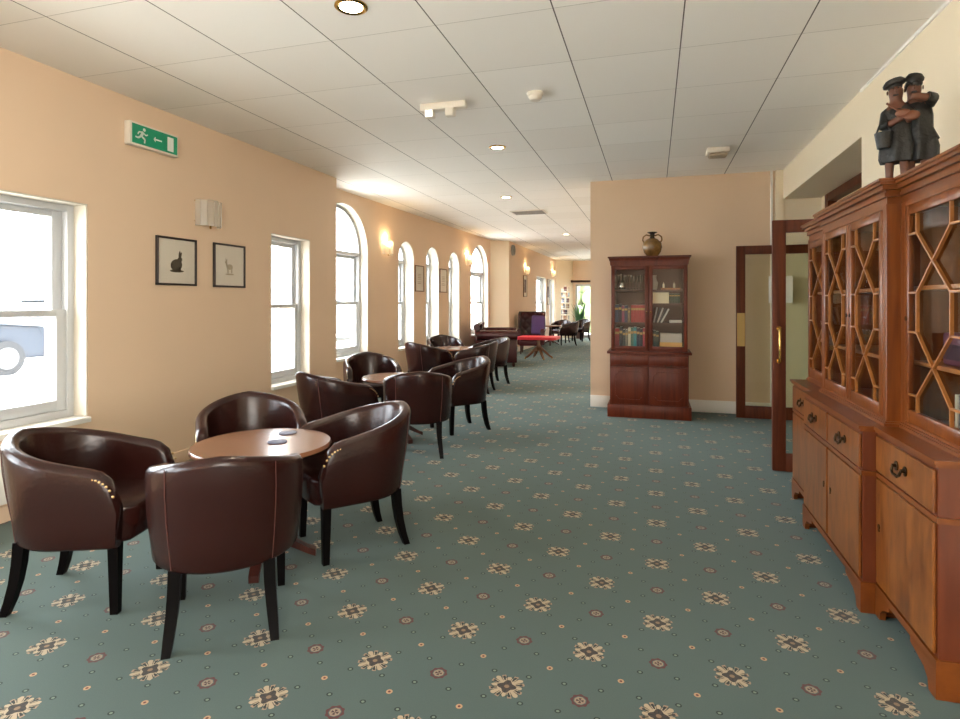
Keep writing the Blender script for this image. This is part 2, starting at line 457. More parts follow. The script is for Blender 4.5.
# back wall beside the double doors, alcove, right wall
struct(MB().box(-.8, XR, YB, YB+.2, 0, CH).build('wall_back', 'wall', smooth=0))
AY0, AY1, XD, AZ = 4.95, 7.70, 1.93, 2.60
b = MB(); b.box(XR, XR+.2, YREAR, AY0-.2, 0, CH); b.box(XR, XD+.12, AY0-.2, AY0, 0, CH)
b.box(XR, XD+.12, AY0, AY1, AZ, CH); b.box(XR, XD+.12, AY1, YB+.2, 0, CH); b.box(XD-.04, XD+.12, 7.531, AY1, 0, AZ)
struct(b.build('wall_right', 'cream', smooth=0))
struct(MB().box(XN-.42, XR+.2, YREAR-.2, YREAR, 0, CH).build('wall_rear', 'wall', smooth=0))
# lobby behind the double doors
b = MB(); b.box(3.9, 4.0, 4.2, 8.6, 0, CH); b.box(XD+.1, 4.0, 4.2, 4.3, 0, CH); b.box(XD+.1, 4.0, 8.5, 8.6, 0, CH)
struct(b.build('wall_lobby', 'cream', smooth=0))
# trims
struct(MB().box(1.345, 1.37, YB-.03, YB, 0, CH, .004).build('trim_1', 'white'))
struct(MB().box(1.395, XR+.01, YB-.04, YB+.05, 0, CH, .004).build('trim_3', 'cream'))
b = MB(); b.box(-.8, -.535, YB-.022, YB, 0, .15, .004); b.box(.39, 1.345, YB-.022, YB, 0, .15, .004)
struct(b.build('baseboard_back', 'white'))
b = MB(); b.box(XN, XN+.018, YREAR, 6.56, 0, .10, .004); struct(b.build('baseboard_left', 'wall'))
mm, L = frame_matrix(P0, P1); b = MB(mm); b.box(0, L, -.022, 0, 0, .14, .004); struct(b.build('baseboard_left_far', 'white'))
mm, L = frame_matrix((-3.6, 14.62), (-3.53, 21.75)); b = MB(mm); b.box(0, L, -.022, 0, 0, .14, .004); struct(b.build('baseboard_left_end', 'white'))
struct(MB().box(XR-.022, XR, YREAR, AY0, 0, .14, .004).build('baseboard_right', 'white'))
struct(MB().box(XR-.012, XR, YREAR, AY0, CH-.02, CH).build('trim_2', 'white'))
# door frame with transom in the alcove (the lining of the double doors)
b = MB()
FY0, FY1 = AY0+.02, 7.53
b.box(XD-.05, XD+.05, FY0, FY0+.12, 0, AZ, .006); b.box(XD-.05, XD+.05, FY1-.12, FY1, 0, AZ, .006)
b.box(XD-.05, XD+.05, FY0+.118, FY1-.118, AZ-.09, AZ, .006); b.box(XD-.05, XD+.05, FY0+.118, FY1-.118, 2.06, 2.16, .006)
fr = struct(b.build('door_1', 'door_wood'))
MB().box(XD-.004, XD+.004, FY0+.11, FY1-.11, 2.15, AZ-.08).build('transom_pane', 'glass', fr, smooth=0)

# ------------------------------------------------------------------ glazed door leaves standing open
def leaf(name, label, x0, x1, y, handle, plate):
    t = thing(name, label, 'door', ((x0+x1)/2, y, 0))
    hw = (x1-x0)/2; b = MB(); T = .022
    b.box(-hw, -hw+.098, -T, T, .008, 2.03, .004); b.box(hw-.11, hw, -T, T, .008, 2.03, .004)
    b.box(-hw+.095, hw-.105, -T, T, .008, .15, .004); b.box(-hw+.095, hw-.105, -T, T, 1.93, 2.03, .004)
    b.build('door_frame', 'door_wood', t)
    MB().box(-hw+.09, hw-.10, -.004, .004, .14, 1.94).build('glass_pane', 'green_glass', t, smooth=0)
    if handle:
        h = MB(); hx = -hw+.045
        for sg in (-1,):
            pts = [(hx, sg*.02, 1.155), (hx, sg*.055, 1.155), (hx, sg*.07, 1.13), (hx, sg*.07, .92), (hx, sg*.055, .895), (hx, sg*.02, .895)]
            h.tube(pts, .0085, 10)
            for z in (1.155, .895): h.tube([(hx, sg*.021, z), (hx, sg*.03, z)], .02, 14)
        h.build('pull_handle', 'brass', t)
    if plate:
        MB().box(-hw+.008, -hw+.092, -T-.003, -T, .85, 1.24).build('push_plate', 'plate', t, smooth=0)
    return t
leaf('door_leaf', 'open glazed door leaf with a brass pull handle, beside the display cabinet', .918, 1.87, 5.19, True, False)
leaf('door_leaf', 'open glazed door leaf with a brass push plate, standing in front of the back wall', .93, 1.87, 7.44, False, True)
tag(MB().box(1.275, 1.525, 7.410, 7.413, 1.36, 1.67).build('paper_notice', 'paper', smooth=0), 'blank white paper notice stuck on the farther door leaf', 'notice')

# ------------------------------------------------------------------ exit sign
t = thing('exit_sign', 'green and white running man exit sign high on the left wall', 'exit sign', (XN, 3.70, 2.67))
t.scale = (.75, .88, .95)
MB().box(0, .075, -.27, .27, -.095, .095, .008).build('housing', 'plastic', t)
MB().box(.075, .079, -.245, .25, -.078, .078).build('sign_face', 'exit', t, smooth=0)
b = MB()
def flat(poly): b.prism(poly, 'x', .079, .0805)
flat([(-.02, -.006), (.07, -.006), (.07, .006), (-.02, .006)]); flat([(-.02, -.006), (.0, -.022), (.0, .022), (-.02, .006)])
b.build('arrow', 'exit_white', t, smooth=0); b = MB()
flat([(.135, -.062), (.205, -.062), (.205, .058), (.135, .058)])
b.build('doorway_symbol', 'exit_white', t, smooth=0); b = MB()
# running figure
def limb(p, q, wd): b.bar((.08, *p), (.08, *q), wd, .0015, (1, 0, 0))
limb((-.135, .028), (-.155, -.012), .026); limb((-.152, -.01), (-.115, -.03), .016); limb((-.115, -.03), (-.12, -.062), .014)
limb((-.155, -.008), (-.185, -.03), .016); limb((-.185, -.03), (-.215, -.026), .013)
limb((-.138, .024), (-.175, .022), .011); limb((-.175, .022), (-.19, .0), .011); limb((-.136, .024), (-.105, .005), .011); limb((-.105, .005), (-.085, .016), .011)
b.prism([(-.122+.014*math.cos(2*PI*k/14), .048+.014*math.sin(2*PI*k/14)) for k in range(14)], 'x', .079, .0805)
b.build('running_figure', 'exit_white', t, smooth=0)

# ------------------------------------------------------------------ wall lights
def wall_light(loc, rz, label, lit):
    """origin on the wall, local +x into the room"""
    t = thing('wall_light', label, 'wall light', loc, rz, 'crystal wall lights along the window wall')
    b = MB(); b.box(0, .015, -.06, .06, -.05, .05, .004); b.tube([(.01, 0, -.07), (.05, 0, -.095), (.075, 0, -.075), (.075, 0, -.05)], .007, 8)
    b.lathe([(.0, -.135), (.012, -.125), (.006, -.115), (.016, -.10), (.004, -.085)], (.06, 0, 0), 12)
    b.tube([(.01, -.135, .105), (.07, -.11, .105), (.11, -.05, .105), (.12, 0, .105), (.11, .05, .105), (.07, .11, .105), (.01, .135, .105)], .005, 6)
    b.tube([(.01, -.135, -.075), (.07, -.11, -.075), (.11, -.05, -.075), (.12, 0, -.075), (.11, .05, -.075), (.07, .11, -.075), (.01, .135, -.075)], .004, 6)
    b.build('bracket', 'brass', t)
    for k in range(7):
        a = R(-78+26*k); x, y = .02+.10*math.cos(a), .13*math.sin(a)
        g = MB(at((x, y, 0), a)); g.box(-.006, .006, -.026, .026, -.115, .115, .003, 1); g.build('glass_drop', 'crystal', t)
    for y in (-.04, .04):
        c = MB(); c.lathe([(.011, -.06), (.011, .02)], (.055, y, 0), 12); c.build('candle_tube', 'bulb_off', t)
        c = MB(); c.lathe([(.004, .02), (.013, .035), (.012, .05), (.002, .08)], (.055, y, 0), 12); c.build('bulb', 'bulb' if lit else 'bulb_off', t)
    if lit:
        l = bpy.data.lights.new('wall_lamp', 'POINT'); l.energy = 3; l.color = (1, .72, .4); l.shadow_soft_size = .03
        o = bpy.data.objects.new('wall_lamp', l); COL.objects.link(o); o.parent = t; o.location = (.06, 0, .13)
    return t
def on_far(s, z): v = mF @ Vector((s, 0, z)); return (v.x, v.y, v.z)
angF = math.atan2(-(P1[0]-P0[0]), P1[1]-P0[1])
wall_light((XN, 4.30, 2.16), 0, 'unlit crystal wall light above the two framed animal prints', False)
wall_light(on_far(2.02, 2.25), angF, 'lit crystal wall light between the big arched window and the first narrow one', True)
wall_light(on_far(5.95, 2.31), angF, 'lit crystal wall light beside the last big arched window', True)
wall_light((-3.58, 16.5, 2.28), 0, 'lit crystal wall light above the small framed picture past the pier', True)
wall_light((-3.54, 20.95, 2.40), 0, 'farthest lit crystal wall light near the brochure stand', True)

# ------------------------------------------------------------------ pictures
def picture(loc, rz, w_, h_, label, fm, draw=None, fw=.018, glazed=True):
    t = thing('framed_picture', label, 'picture', loc, rz)
    b = MB(); T = .022
    b.box(0, T, -w_/2, w_/2, -h_/2, -h_/2+fw, .002, 1); b.box(0, T, -w_/2, w_/2, h_/2-fw, h_/2, .002, 1)
    b.box(0, T, -w_/2, -w_/2+fw, -h_/2, h_/2, .002, 1); b.box(0, T, w_/2-fw, w_/2, -h_/2, h_/2, .002, 1)
    b.build('frame', fm, t)
    MB().box(.002, .010, -w_/2+fw*.6, w_/2-fw*.6, -h_/2+fw*.6, h_/2-fw*.6).build('print', 'mount', t, smooth=0)
    if draw: draw(t)
    if glazed: MB().box(.014, .016, -w_/2+fw*.8, w_/2-fw*.8, -h_/2+fw*.8, h_/2-fw*.8).build('glazing', 'glass', t, smooth=0)
    return t
def ell(b, c, rx, rz_, rot=0, x0=.010, x1=.0112):
    b.prism([(c[0]+rx*math.cos(a)*math.cos(rot)-rz_*math.sin(a)*math.sin(rot), c[1]+rx*math.cos(a)*math.sin(rot)+rz_*math.sin(a)*math.cos(rot)) for a in [2*PI*k/20 for k in range(20)]], 'x', x0, x1)
def rabbit(t):
    b = MB(); ell(b, (-.005, -.03), .062, .05, .2); ell(b, (.032, .018), .026, .022, .3); ell(b, (.028, .06), .009, .032, -.15); ell(b, (.042, .055), .008, .028, -.3)
    ell(b, (-.05, -.035), .016, .014); ell(b, (.03, -.06), .012, .028); ell(b, (0, -.08), .075, .012)
    b.build('rabbit_drawing', 'fur', t, smooth=0)
def deer(t):
    b = MB(); ell(b, (0, -.01), .042, .026); ell(b, (-.05, .03), .016, .011, -.3); ell(b, (-.04, .01), .011, .03, .3)
    for y in (-.03, -.015, .02, .032): b.box(.010, .0112, y-.004, y+.004, -.07, -.01)
    ell(b, (-.05, .052), .004, .018, .3); ell(b, (-.038, .05), .004, .016, -.2); ell(b, (0, -.08), .06, .008)
    b.build('deer_drawing', 'fur_pale', t, smooth=0)
def lines(t):
    b = MB()
    for z in (.08, .05, .02, -.01, -.06, -.09): b.box(.010, .0112, -.08, .08, z-.006, z+.006)
    b.build('printed_text', pm('faded_ink', (170, 150, 126)), t, smooth=0)
def dark_art(t):
    b = MB(); b.box(.010, .0112, -.12, .12, -.19, .19); b.build('artwork', pm('dark_art', (88, 62, 62)), t, smooth=0)
picture((XN, 3.967, 1.712), 0, .43, .405, 'black framed print of a sitting rabbit, left of the pair under the wall light', 'frame', rabbit)
picture((XN, 4.605, 1.713), 0, .425, .41, 'black framed pale print of a deer, right of the pair under the wall light', 'frame', deer)
picture(on_far(3.34, 1.80), angF, .38, .48, 'brown framed print on the pier between the first and second narrow arched windows', 'frame_brown', lines)
picture(on_far(4.50, 1.80), angF, .38, .48, 'brown framed print on the pier between the second and third narrow arched windows', 'frame_brown', lines)
picture((-3.58, 16.45, 1.83), 0, .46, .62, 'small framed dark print on the end wall past the pier', 'frame_brown', dark_art, glazed=False)
picture((-3.545, 20.05, 1.72), 0, .36, .90, 'tall framed picture between the two far plain windows', 'frame_brown', dark_art, glazed=False)

# ------------------------------------------------------------------ ceiling fixtures
def downlight(x, y, label, e=22):
    t = thing('ceiling_downlight', label, 'ceiling light', (x, y, CH))
    b = MB(); n = 28
    b.loft([[(r*math.cos(2*PI*k/n), r*math.sin(2*PI*k/n), z) for k in range(n)] for r, z in ((.088, 0), (.088, -.006), (.075, -.012), (.062, -.006), (.062, -.001))], cap=False)
    b.build('bezel', 'brass', t)
    MB().lathe([(.062, -.006), (.062, -.003)], n=24).build('lamp_lens', 'downlight', t)
    l = bpy.data.lights.new('downlight_lamp', 'SPOT'); l.energy = e; l.color = (1, .84, .62); l.spot_size = R(110); l.spot_blend = .8; l.shadow_soft_size = .05
    o = bpy.data.objects.new('downlight_lamp', l); COL.objects.link(o); o.parent = t; o.location = (0, 0, -.03)
downlight(-1.55, 2.77, 'brass rimmed ceiling downlight nearest the camera')
downlight(-1.53, 5.72, 'ceiling downlight just beyond the emergency light bar')
downlight(-2.13, 8.47, 'ceiling downlight before the flat ceiling vent')
downlight(-1.96, 13.5, 'farthest small ceiling downlight past the flat ceiling vent')
t = thing('emergency_light', 'twin lamp emergency light bar on the ceiling left of the smoke detector', 'emergency light', (-1.60, 4.33, CH))
MB().box(-.19, .19, -.035, .035, -.055, 0, .008).build('body', 'plastic', t)
for x, mt in ((-.11, 'spot_lens'), (.06, 'plastic')):
    b = MB(); b.box(x-.035, x+.035, -.045, .02, -.115, -.055, .006); h = b.build('lamp_head', 'plastic', t)
    MB().box(x-.027, x+.027, -.049, -.045, -.108, -.062).build('lens', mt, h, smooth=0)
t = thing('smoke_detector', 'round cream smoke detector on the ceiling', 'smoke detector', (-.86, 4.32, CH))
MB().lathe([(.062, 0), (.062, -.014), (.055, -.02)]).build('base', 'plastic', t)
MB().lathe([(.05, -.018), (.05, -.04), (.038, -.055), (.012, -.058)]).build('sensor_head', 'plastic', t)
t = thing('ceiling_sensor_box', 'cream emergency lamp box on the ceiling near the back wall', 'emergency light', (.63, 6.45, CH))
MB().box(-.11, .11, -.10, .10, -.05, 0, .008).build('body', 'plastic', t)
MB().box(-.09, .09, -.085, .07, -.085, -.05, .02).build('lens_cover', pm('smoky_plastic', (178, 160, 136), .4), t)
b = MB(); b.box(-.3, .3, -.22, .22, -.012, 0, .004)
t = thing('ceiling_vent', 'flat rectangular ceiling vent beyond the second downlight', 'vent', (-2.1, 10.0, CH)); b.build('vent_frame', 'plastic', t)
b = MB()
for k in range(9): b.box(-.27, .27, -.19+k*.044, -.17+k*.044, -.018, -.012)
b.build('slats', pm('vent_grey', (150, 146, 140)), t, smooth=0)
t = thing('wall_speaker', 'small grey round speaker high on the end wall by the pier', 'speaker', (-3.597, 14.95, 2.74))
b = MB(); b.tube([(0, 0, 0), (.06, 0, 0)], .14, 24); b.build('speaker_body', pm('speaker_grey', (150, 154, 150)), t)
b = MB(); b.tube([(.06, 0, 0), (.068, 0, 0)], .11, 24); b.build('grille', pm('grille_grey', (110, 114, 112)), t)

# ------------------------------------------------------------------ radiator under window 1
t = thing('radiator', 'white panel radiator under the nearest window', 'radiator', (XN+.03, 2.4, 0))
MB().box(0, .05, -.66, .62, .13, .49, .01).build('panel', 'white', t)
b = MB()
for k in range(40): b.box(.004, .046, -.64+k*.032, -.625+k*.032, .49, .497)
b.build('top_grille', 'white', t, smooth=0)
b = MB(); b.tube([(.025, -.6, .14), (.025, -.6, 0)], .01); b.tube([(.025, .57, .14), (.025, .57, 0)], .01); b.box(-.029, 0, -.5, -.46, .2, .42); b.box(-.029, 0, .42, .46, .2, .42)
b.build('pipework', 'white', t)

# ------------------------------------------------------------------ tub chairs
def make_chair():
    t = thing('tub_chair', '', 'chair')
    YF, A, YC, RB, T = .285, .278, .02, .27, .068
    pts = []
    ns = 7
    for k in range(ns): pts.append((A-.004*(1-k/ns), YF+(YC-YF)*k/ns))
    na = 26
    for k in range(na+1):
        a = PI*k/na; pts.append((A*math.cos(a), YC-RB*math.sin(a)))
    for k in range(ns): pts.append((-A+.004*(k+1)/ns, YC+(YF-YC)*(k+1)/ns))
    n = len(pts)
    ds = [0.]
    for p, q in zip(pts, pts[1:]): ds.append(ds[-1]+math.dist(p, q))
    L = ds[-1]
    rings = []
    for i, (x, y) in enumerate(pts):
        p, q = pts[max(i-1, 0)], pts[min(i+1, n-1)]
        tx, ty = q[0]-p[0], q[1]-p[1]; l = math.hypot(tx, ty); nx, ny = ty/l, -tx/l       # outward
        if nx*x+ny*(y-YC) < 0: nx, ny = -nx, -ny
        e = min(ds[i], L-ds[i])
        u = e/(L/2); sm = u*u*(3-2*u)
        zt = .635+.14*(.45*u+.55*sm)
        if e < .11: zt = .50+(zt-.50)*math.sqrt(max(0, 1-((.11-e)/.11)**2))
        hw = T/2*(1.0 if e > .03 else .82+.18*e/.03)
        zb = .305
        def P(off, z):
            k = (z-zb)/(zt-zb) if zt > zb else 1
            ta = .93+.07*min(1, max(0, k)*1.15)                    # narrower towards the bottom
            ly = -.045*max(0, (z-.40)/.38)*max(0, sm)              # back leans a little
            bulge = .008*math.sin(PI*min(1, max(0, k)))
            return ((x+nx*(off+(bulge if off > 0 else 0)))*ta, ((y-.03)+ny*(off+(bulge if off > 0 else 0)))*ta+.03+ly, z)
        zc = zt-hw
        sec = [P(hw*.75, zb), P(hw, zb+.012)] + [P(hw, zb+.012+(zc-zb-.012)*f) for f in (.25, .5, .75)]
        sec += [P(hw*math.cos(a), zc+hw*math.sin(a)) for a in [PI*k/8 for k in range(9)]]
        zi = min(.42, zc-.01)
        sec += [P(-hw, zc+(zi-zc)*f) for f in (.35, .7, 1.)] + [P(-hw, .32), P(-hw*.75, zb)]
        rings.append(sec)
    MB().loft(rings).build('tub_shell', 'leather', t, smooth=60)
    # seat
    inner = [(p[0]*.82, (p[1]-.03)*.82+.03) for p in pts[ns:-ns]]
    poly = [(.236, .25), (.236, .12)] + inner + [(-.236, .12), (-.236, .25)] + [(-.20, .296), (-.1, .312), (0, .318), (.1, .312), (.20, .296)]
    b = MB()
    def sc(k, z): return [(x*k, (y-.02)*k+.02, z) for x, y in poly]
    b.loft([sc(.97, .31), sc(1, .32), sc(1, .425), sc(.985, .446), sc(.93, .46), sc(.6, .468), sc(.2, .47)])
    b.build('seat', 'leather', t, smooth=50)
    for a in (R(50), R(130)):
        x, y = A*math.cos(a), YC-RB*math.sin(a); l = math.hypot(x, y-YC); nx, ny = x/l, (y-YC)/l
        b = MB(); pp = []
        for f in (0, .25, .5, .75, 1):
            z = .31+f*(.725-.31); ta = .93+.07*min(1, f*1.15); o = T/2+.0075*math.sin(PI*f)+.0005
            u = 1-abs(a-PI/2)/(PI/2)*.55; ly = -.045*max(0, (z-.40)/.38)*.9
            pp.append(((x+nx*o)*ta, (y-.03+ny*o)*ta+.03+ly, z))
        b.tube(pp, .0022, 6); b.build('seam', 'seam', t)
    for sg in (-1, 1):
        b = MB()
        for k in range(7):
            e = .012+.014*k; zt = .50+.135*math.sqrt(1-((.11-min(e, .11))/.11)**2)
            b.ball((sg*(A+.030), YF-e, zt-.022), .0065, (.6, 1, 1), 8, 6)
        b.build('stud_row', 'stud', t)
    for sg in (-1, 1):
        MB().sweep_sq([(sg*.215, .235, .315), (sg*.218, .238, .0)], [.023, .0165]).build('leg', 'black', t, smooth=0)
        MB().sweep_sq([(sg*.175, -.178, .315), (sg*.178, -.184, .22), (sg*.184, -.194, .14), (sg*.192, -.212, .06), (sg*.198, -.232, 0)], [.023, .0225, .021, .019, .0165]).build('leg', 'black', t, smooth=30)
    return t
chair0 = make_chair()
CHAIRS = [
    ((-2.575, 2.10), 22, 'brown leather tub chair at far left by the nearest window, seen from its side'),
    ((-1.775, 2.10), 125, 'brown leather tub chair nearest the camera, back turned to us'),
    ((-2.40, 3.05), -48, 'brown leather tub chair behind the table with coasters, against the plain wall'),
    ((-1.65, 2.99), -131, 'brown leather tub chair on the aisle side of the table with coasters'),
    ((-2.74, 4.58), 58, 'brown leather tub chair under the plain window, left of the middle table'),
    ((-2.06, 4.90), 115, 'brown leather tub chair with its back to us in front of the middle table'),
    ((-3.13, 6.05), -52, 'brown leather tub chair behind the middle table, below the big arched window'),
    ((-2.00, 5.95), -131, 'brown leather tub chair on the aisle side of the middle table'),
    ((-3.36, 8.30), 58, 'brown leather tub chair left of the third table'),
    ((-2.60, 8.50), 182, 'brown leather tub chair in front of the third table, back on the aisle'),
    ((-3.58, 9.72), -58, 'brown leather tub chair behind the third table, under the narrow arched windows'),
    ((-2.64, 9.45), -138, 'brown leather tub chair beyond the third table, next to the sofa'),
    ((-2.60, 18.5), 190, 'dark tub chair on the aisle side of the distant table past the wing chair'),
    ((-2.98, 19.5), -100, 'dark tub chair behind the distant table past the wing chair'),
    ((-2.45, 20.6), -120, 'farthest reddish brown tub chair, close to the potted plant'),
]
for i, ((x, y), a, lb) in enumerate(CHAIRS):
    if i == 0:
        chair0.location = (x, y, 0); chair0.rotation_euler = (0, 0, R(a-90)); chair0['label'] = lb; chair0['group'] = 'brown leather tub chairs'
    else: dup(chair0, (x, y, 0), R(a-90), lb, 'brown leather tub chairs')

# ------------------------------------------------------------------ round tables
def make_table():
    t = thing('round_table', '', 'table')
    MB().lathe([(.30, .585), (.345, .59), (.356, .60), (.356, .612), (.35, .62)], n=48).build('tabletop', 'tabletop', t, smooth=40)
    MB().lathe([(.09, .585), (.05, .57), (.035, .50), (.048, .40), (.055, .30), (.035, .24), (.05, .20), (.06, .15), (.05, .10)], n=24).build('column', 'dark_wood', t)
    for k in range(4):
        m = Matrix.Rotation(k*PI/2+.5, 4, 'Z'); b = MB(m)
        b.loft([[(x, -w_, z-h), (x, w_, z-h), (x, w_, z), (x, -w_, z)] for x, z, h, w_ in ((.02, .16, .07, .028), (.10, .135, .05, .026), (.17, .09, .04, .024), (.235, .05, .032, .026), (.275, .035, .035, .024))])
        b.build('foot', 'dark_wood', t)
    return t
table0 = make_table()
TABLES = [((-2.0, 2.63), 'round wooden pedestal table with two coasters, nearest the camera'), ((-2.47, 5.35), 'round wooden pedestal table in the middle group of chairs'),
          ((-3.13, 8.98), 'round wooden pedestal table in the third group of chairs'), ((-3.17, 18.4), 'distant round dark table beyond the wing chair')]
for i, ((x, y), lb) in enumerate(TABLES):
    if i == 0: table0.location = (x, y, 0); table0['label'] = lb; table0['group'] = 'round pedestal tables'
    else: dup(table0, (x, y, 0), .4*i, lb, 'round pedestal tables')
for (x, y), lb in (((-2.005, 2.86), 'round slate grey coaster on the near table, farther from the camera'), ((-1.93, 2.66), 'round slate grey coaster on the near table, nearer the camera')):
    o = MB().lathe([(.046, 0), (.05, .002), (.05, .005), (.047, .006)], n=28).build('coaster', 'coaster'); o.location = (x, y, .620)
    tag(o, lb, 'coaster', 'coasters on the near table')

# ------------------------------------------------------------------ tufted leather
def tufted(b, w_, h_, place, nx=5, ny=4, depth=.035, res=6):
    """quilted sheet w_ x h_; place(u, v, d) gives the point raised by d"""
    NX, NY = nx*res, ny*res; vs = []
    for j in range(NY+1):
        row = []
        for i in range(NX+1):
            u, v = i/NX, j/NY
            a, c = u*nx+v*ny, u*nx-v*ny
            d = depth*(abs(math.sin(PI*a/2))*abs(math.sin(PI*c/2)))**.5
            row.append(b._v(place((u-.5)*w_, v*h_, d)))
        vs.append(row)
    for j in range(NY):
        for i in range(NX): b.face([vs[j][i], vs[j][i+1], vs[j+1][i+1], vs[j+1][i]])
# chesterfield sofa along the window wall, facing +X
t = thing('chesterfield_sofa', 'oxblood buttoned leather sofa under the last arched window, rolled arm towards us', 'sofa', (-3.35, 12.50, 0), R(14))
D, L2 = .46, .72
MB().box(-D+.03, D-.04, -L2+.03, L2-.03, .09, .34, .02).build('base', 'oxblood', t)
for y in (-.31, .31): MB().box(-D+.18, D-.02, y-.30, y+.30, .335, .47, .035, 3).build('seat_cushion', 'oxblood', t)
for sg in (-1, 1):
    b = MB(); b.box(-D+.02, D-.03, sg*L2-.09 if sg > 0 else -L2-.01, L2+.01 if sg > 0 else -L2+.09, .09, .66, .02)
    b.tube([(-D+.05, sg*L2, .67), (D-.03, sg*L2, .67)], .105, 20); b.tube([(D-.035, sg*L2, .67), (D-.02, sg*L2, .67)], .08, 20)
    a = b.build('arm', 'oxblood', t)
    b = MB(); tufted(b, .70, .30, lambda u, v, d, sg=sg: (u+.03, sg*(L2-.09)-sg*d, .46+v), 5, 2); b.build('arm_tufting', 'oxblood', a, smooth=70)
b = MB(); b.box(-D, -D+.12, -L2, L2, .09, .84, .02); b.tube([(-D+.04, -L2-.02, .84), (-D+.04, L2+.02, .84)], .075, 20); bk = b.build('backrest', 'oxblood', t)
b = MB(); tufted(b, 1.26, .44, lambda u, v, d: (-D+.12+d, u, .46+v), 8, 3); b.build('back_tufting', 'oxblood', bk, smooth=70)
for x in (-D+.08, D-.1):
    for y in (-L2+.1, L2-.1): MB().lathe([(.022, 0), (.034, .03), (.034, .06), (.025, .095)], (x, y, 0), 14).build('foot', 'dark_wood', t)

# wing chair facing the camera
t = thing('wing_armchair', 'tall buttoned oxblood wing armchair behind the red topped table', 'armchair', (-3.13, 15.2, 0), R(8))
MB().box(-.30, .30, -.30, .30, .22, .36, .02).build('base', 'oxblood', t)
MB().box(-.25, .25, -.33, .22, .36, .50, .04, 3).build('seat_cushion', 'oxblood', t)
b = MB()
b.loft([[(-w_, y0, z), (w_, y0, z), (w_, y1, z), (-w_, y1, z)] for w_, y0, y1, z in ((.29, .20, .32, .30), (.30, .22, .34, .6), (.33, .25, .37, .95), (.36, .28, .39, 1.08), (.35, .30, .39, 1.11))])
bk = b.build('backrest', 'oxblood', t)
b = MB(); tufted(b, .56, .60, lambda u, v, d: (u*(1+.12*v), .205+.08*v/.6-d, .49+v), 5, 5, .04); b.build('back_tufting', 'oxblood', bk, smooth=70)
for sg in (-1, 1):
    b = MB(); b.box(sg*.30-.055, sg*.30+.055, -.30, .26, .24, .60, .03, 3); b.tube([(sg*.31, -.31, .61), (sg*.31, .24, .61)], .06, 14); b.build('arm', 'oxblood', t)
    b = MB(); b.prism([(.30, .60), (.02, .62), (-.02, .75), (.03, .95), (.16, 1.07), (.36, 1.10)], 'x', sg*.33-.03, sg*.33+.03); b.build('wing', 'oxblood', t)
    for y in (-.26, .26): MB().sweep_sq([(sg*.25, y, .24), (sg*.26, y*1.06, 0)], [.026, .016]).build('leg', 'dark_wood', t)
o = MB().box(-.18, .18, -.055, .055, -.25, .25, .05, 4).build('cushion', 'purple')
o.location = (-2.93, 15.13, .765); o.rotation_euler = (R(-9), R(2), R(8)); tag(o, 'plump purple cushion leaning in the wing armchair', 'cushion')

# red topped table
t = thing('coffee_table', 'low pedestal table with a bright red top and splayed wooden legs', 'table', (-2.66, 13.78, 0))
def rrect(hx, hy, r, n=6):
    pts = []
    for cx, cy, a0 in ((hx-r, hy-r, 0), (-hx+r, hy-r, PI/2), (-hx+r, -hy+r, PI), (hx-r, -hy+r, 1.5*PI)):
        pts += [(cx+r*math.cos(a0+PI/2*k/n), cy+r*math.sin(a0+PI/2*k/n)) for k in range(n+1)]
    return pts
b = MB(); b.prism(rrect(.47, .38, .12), 'z', .525, .54); b.build('red_top', 'red_top', t)
b = MB(); b.loft([[(x, y, z) for x, y in rrect(.476, .386, .12)] for z in (.478, .524)]); b.build('apron', 'red_top', t)
MB().lathe([(.08, .48), (.04, .45), (.035, .36), (.06, .30), (.062, .24), (.04, .20)], n=20).build('column', 'tabletop', t)
for k in range(4):
    b = MB(Matrix.Rotation(k*PI/2+.55, 4, 'Z'))
    b.loft([[(x, -w_, z-h), (x, w_, z-h), (x, w_, z), (x, -w_, z)] for x, z, h, w_ in ((.02, .30, .10, .030), (.10, .27, .075, .028), (.20, .17, .065, .026), (.29, .085, .05, .022), (.34, .06, .035, .018))])
    lg = b.build('leg', 'tabletop', t)
    b = MB(Matrix.Rotation(k*PI/2+.55, 4, 'Z')); b.tube([(.345, -.012, .018), (.345, .012, .018)], .018, 12); b.box(.322, .352, -.014, .014, .02, .055, .004); b.build('castor', 'brass', lg)

# ------------------------------------------------------------------ brochure stand, plant, curtain rail at the far end
t = thing('brochure_stand', 'tall white wire stand of brochures at the far corner', 'stand', (-3.12, 21.3, 0))
b = MB(); b.lathe([(.19, 0), (.19, .02), (.03, .04)], n=24); b.tube([(0, 0, .03), (0, 0, 1.98)], .018, 10); b.build('pole', 'white', t)
cols = [(150, 110, 80), (60, 60, 70), (190, 170, 140), (110, 60, 50), (90, 110, 120)]
for j in range(6):
    z = .72+.21*j
    b = MB(); b.tube([(.15*math.cos(2*PI*k/12), .15*math.sin(2*PI*k/12), z) for k in range(13)], .006, 6); b.tube([(.15*math.cos(2*PI*k/12), .15*math.sin(2*PI*k/12), z+.06) for k in range(13)], .005, 6)
    for k in range(4): b.tube([(0, 0, z), (.15*math.cos(k*PI/2), .15*math.sin(k*PI/2), z)], .005, 6)
    b.build('wire_tier', 'white', t)
    for k in range(4):
        a = R(-90+90*k+20*j)
        q = MB(at((-3.12+.13*math.cos(a), 21.3+.13*math.sin(a), z+.005), a))
        q.box(-.008, .008, -.05, .05, 0, .15)
        o = q.build('brochure', pm('brochure_%d' % ((j+k) % 5), cols[(j+k) % 5]), smooth=0)
        tag(o, 'brochure in the white wire stand at the far corner', 'brochure', 'brochures in the wire stand')
t = thing('potted_plant', 'tall green leafy plant in a pot beside the garden door', 'plant', (-2.66, 21.9, 0))
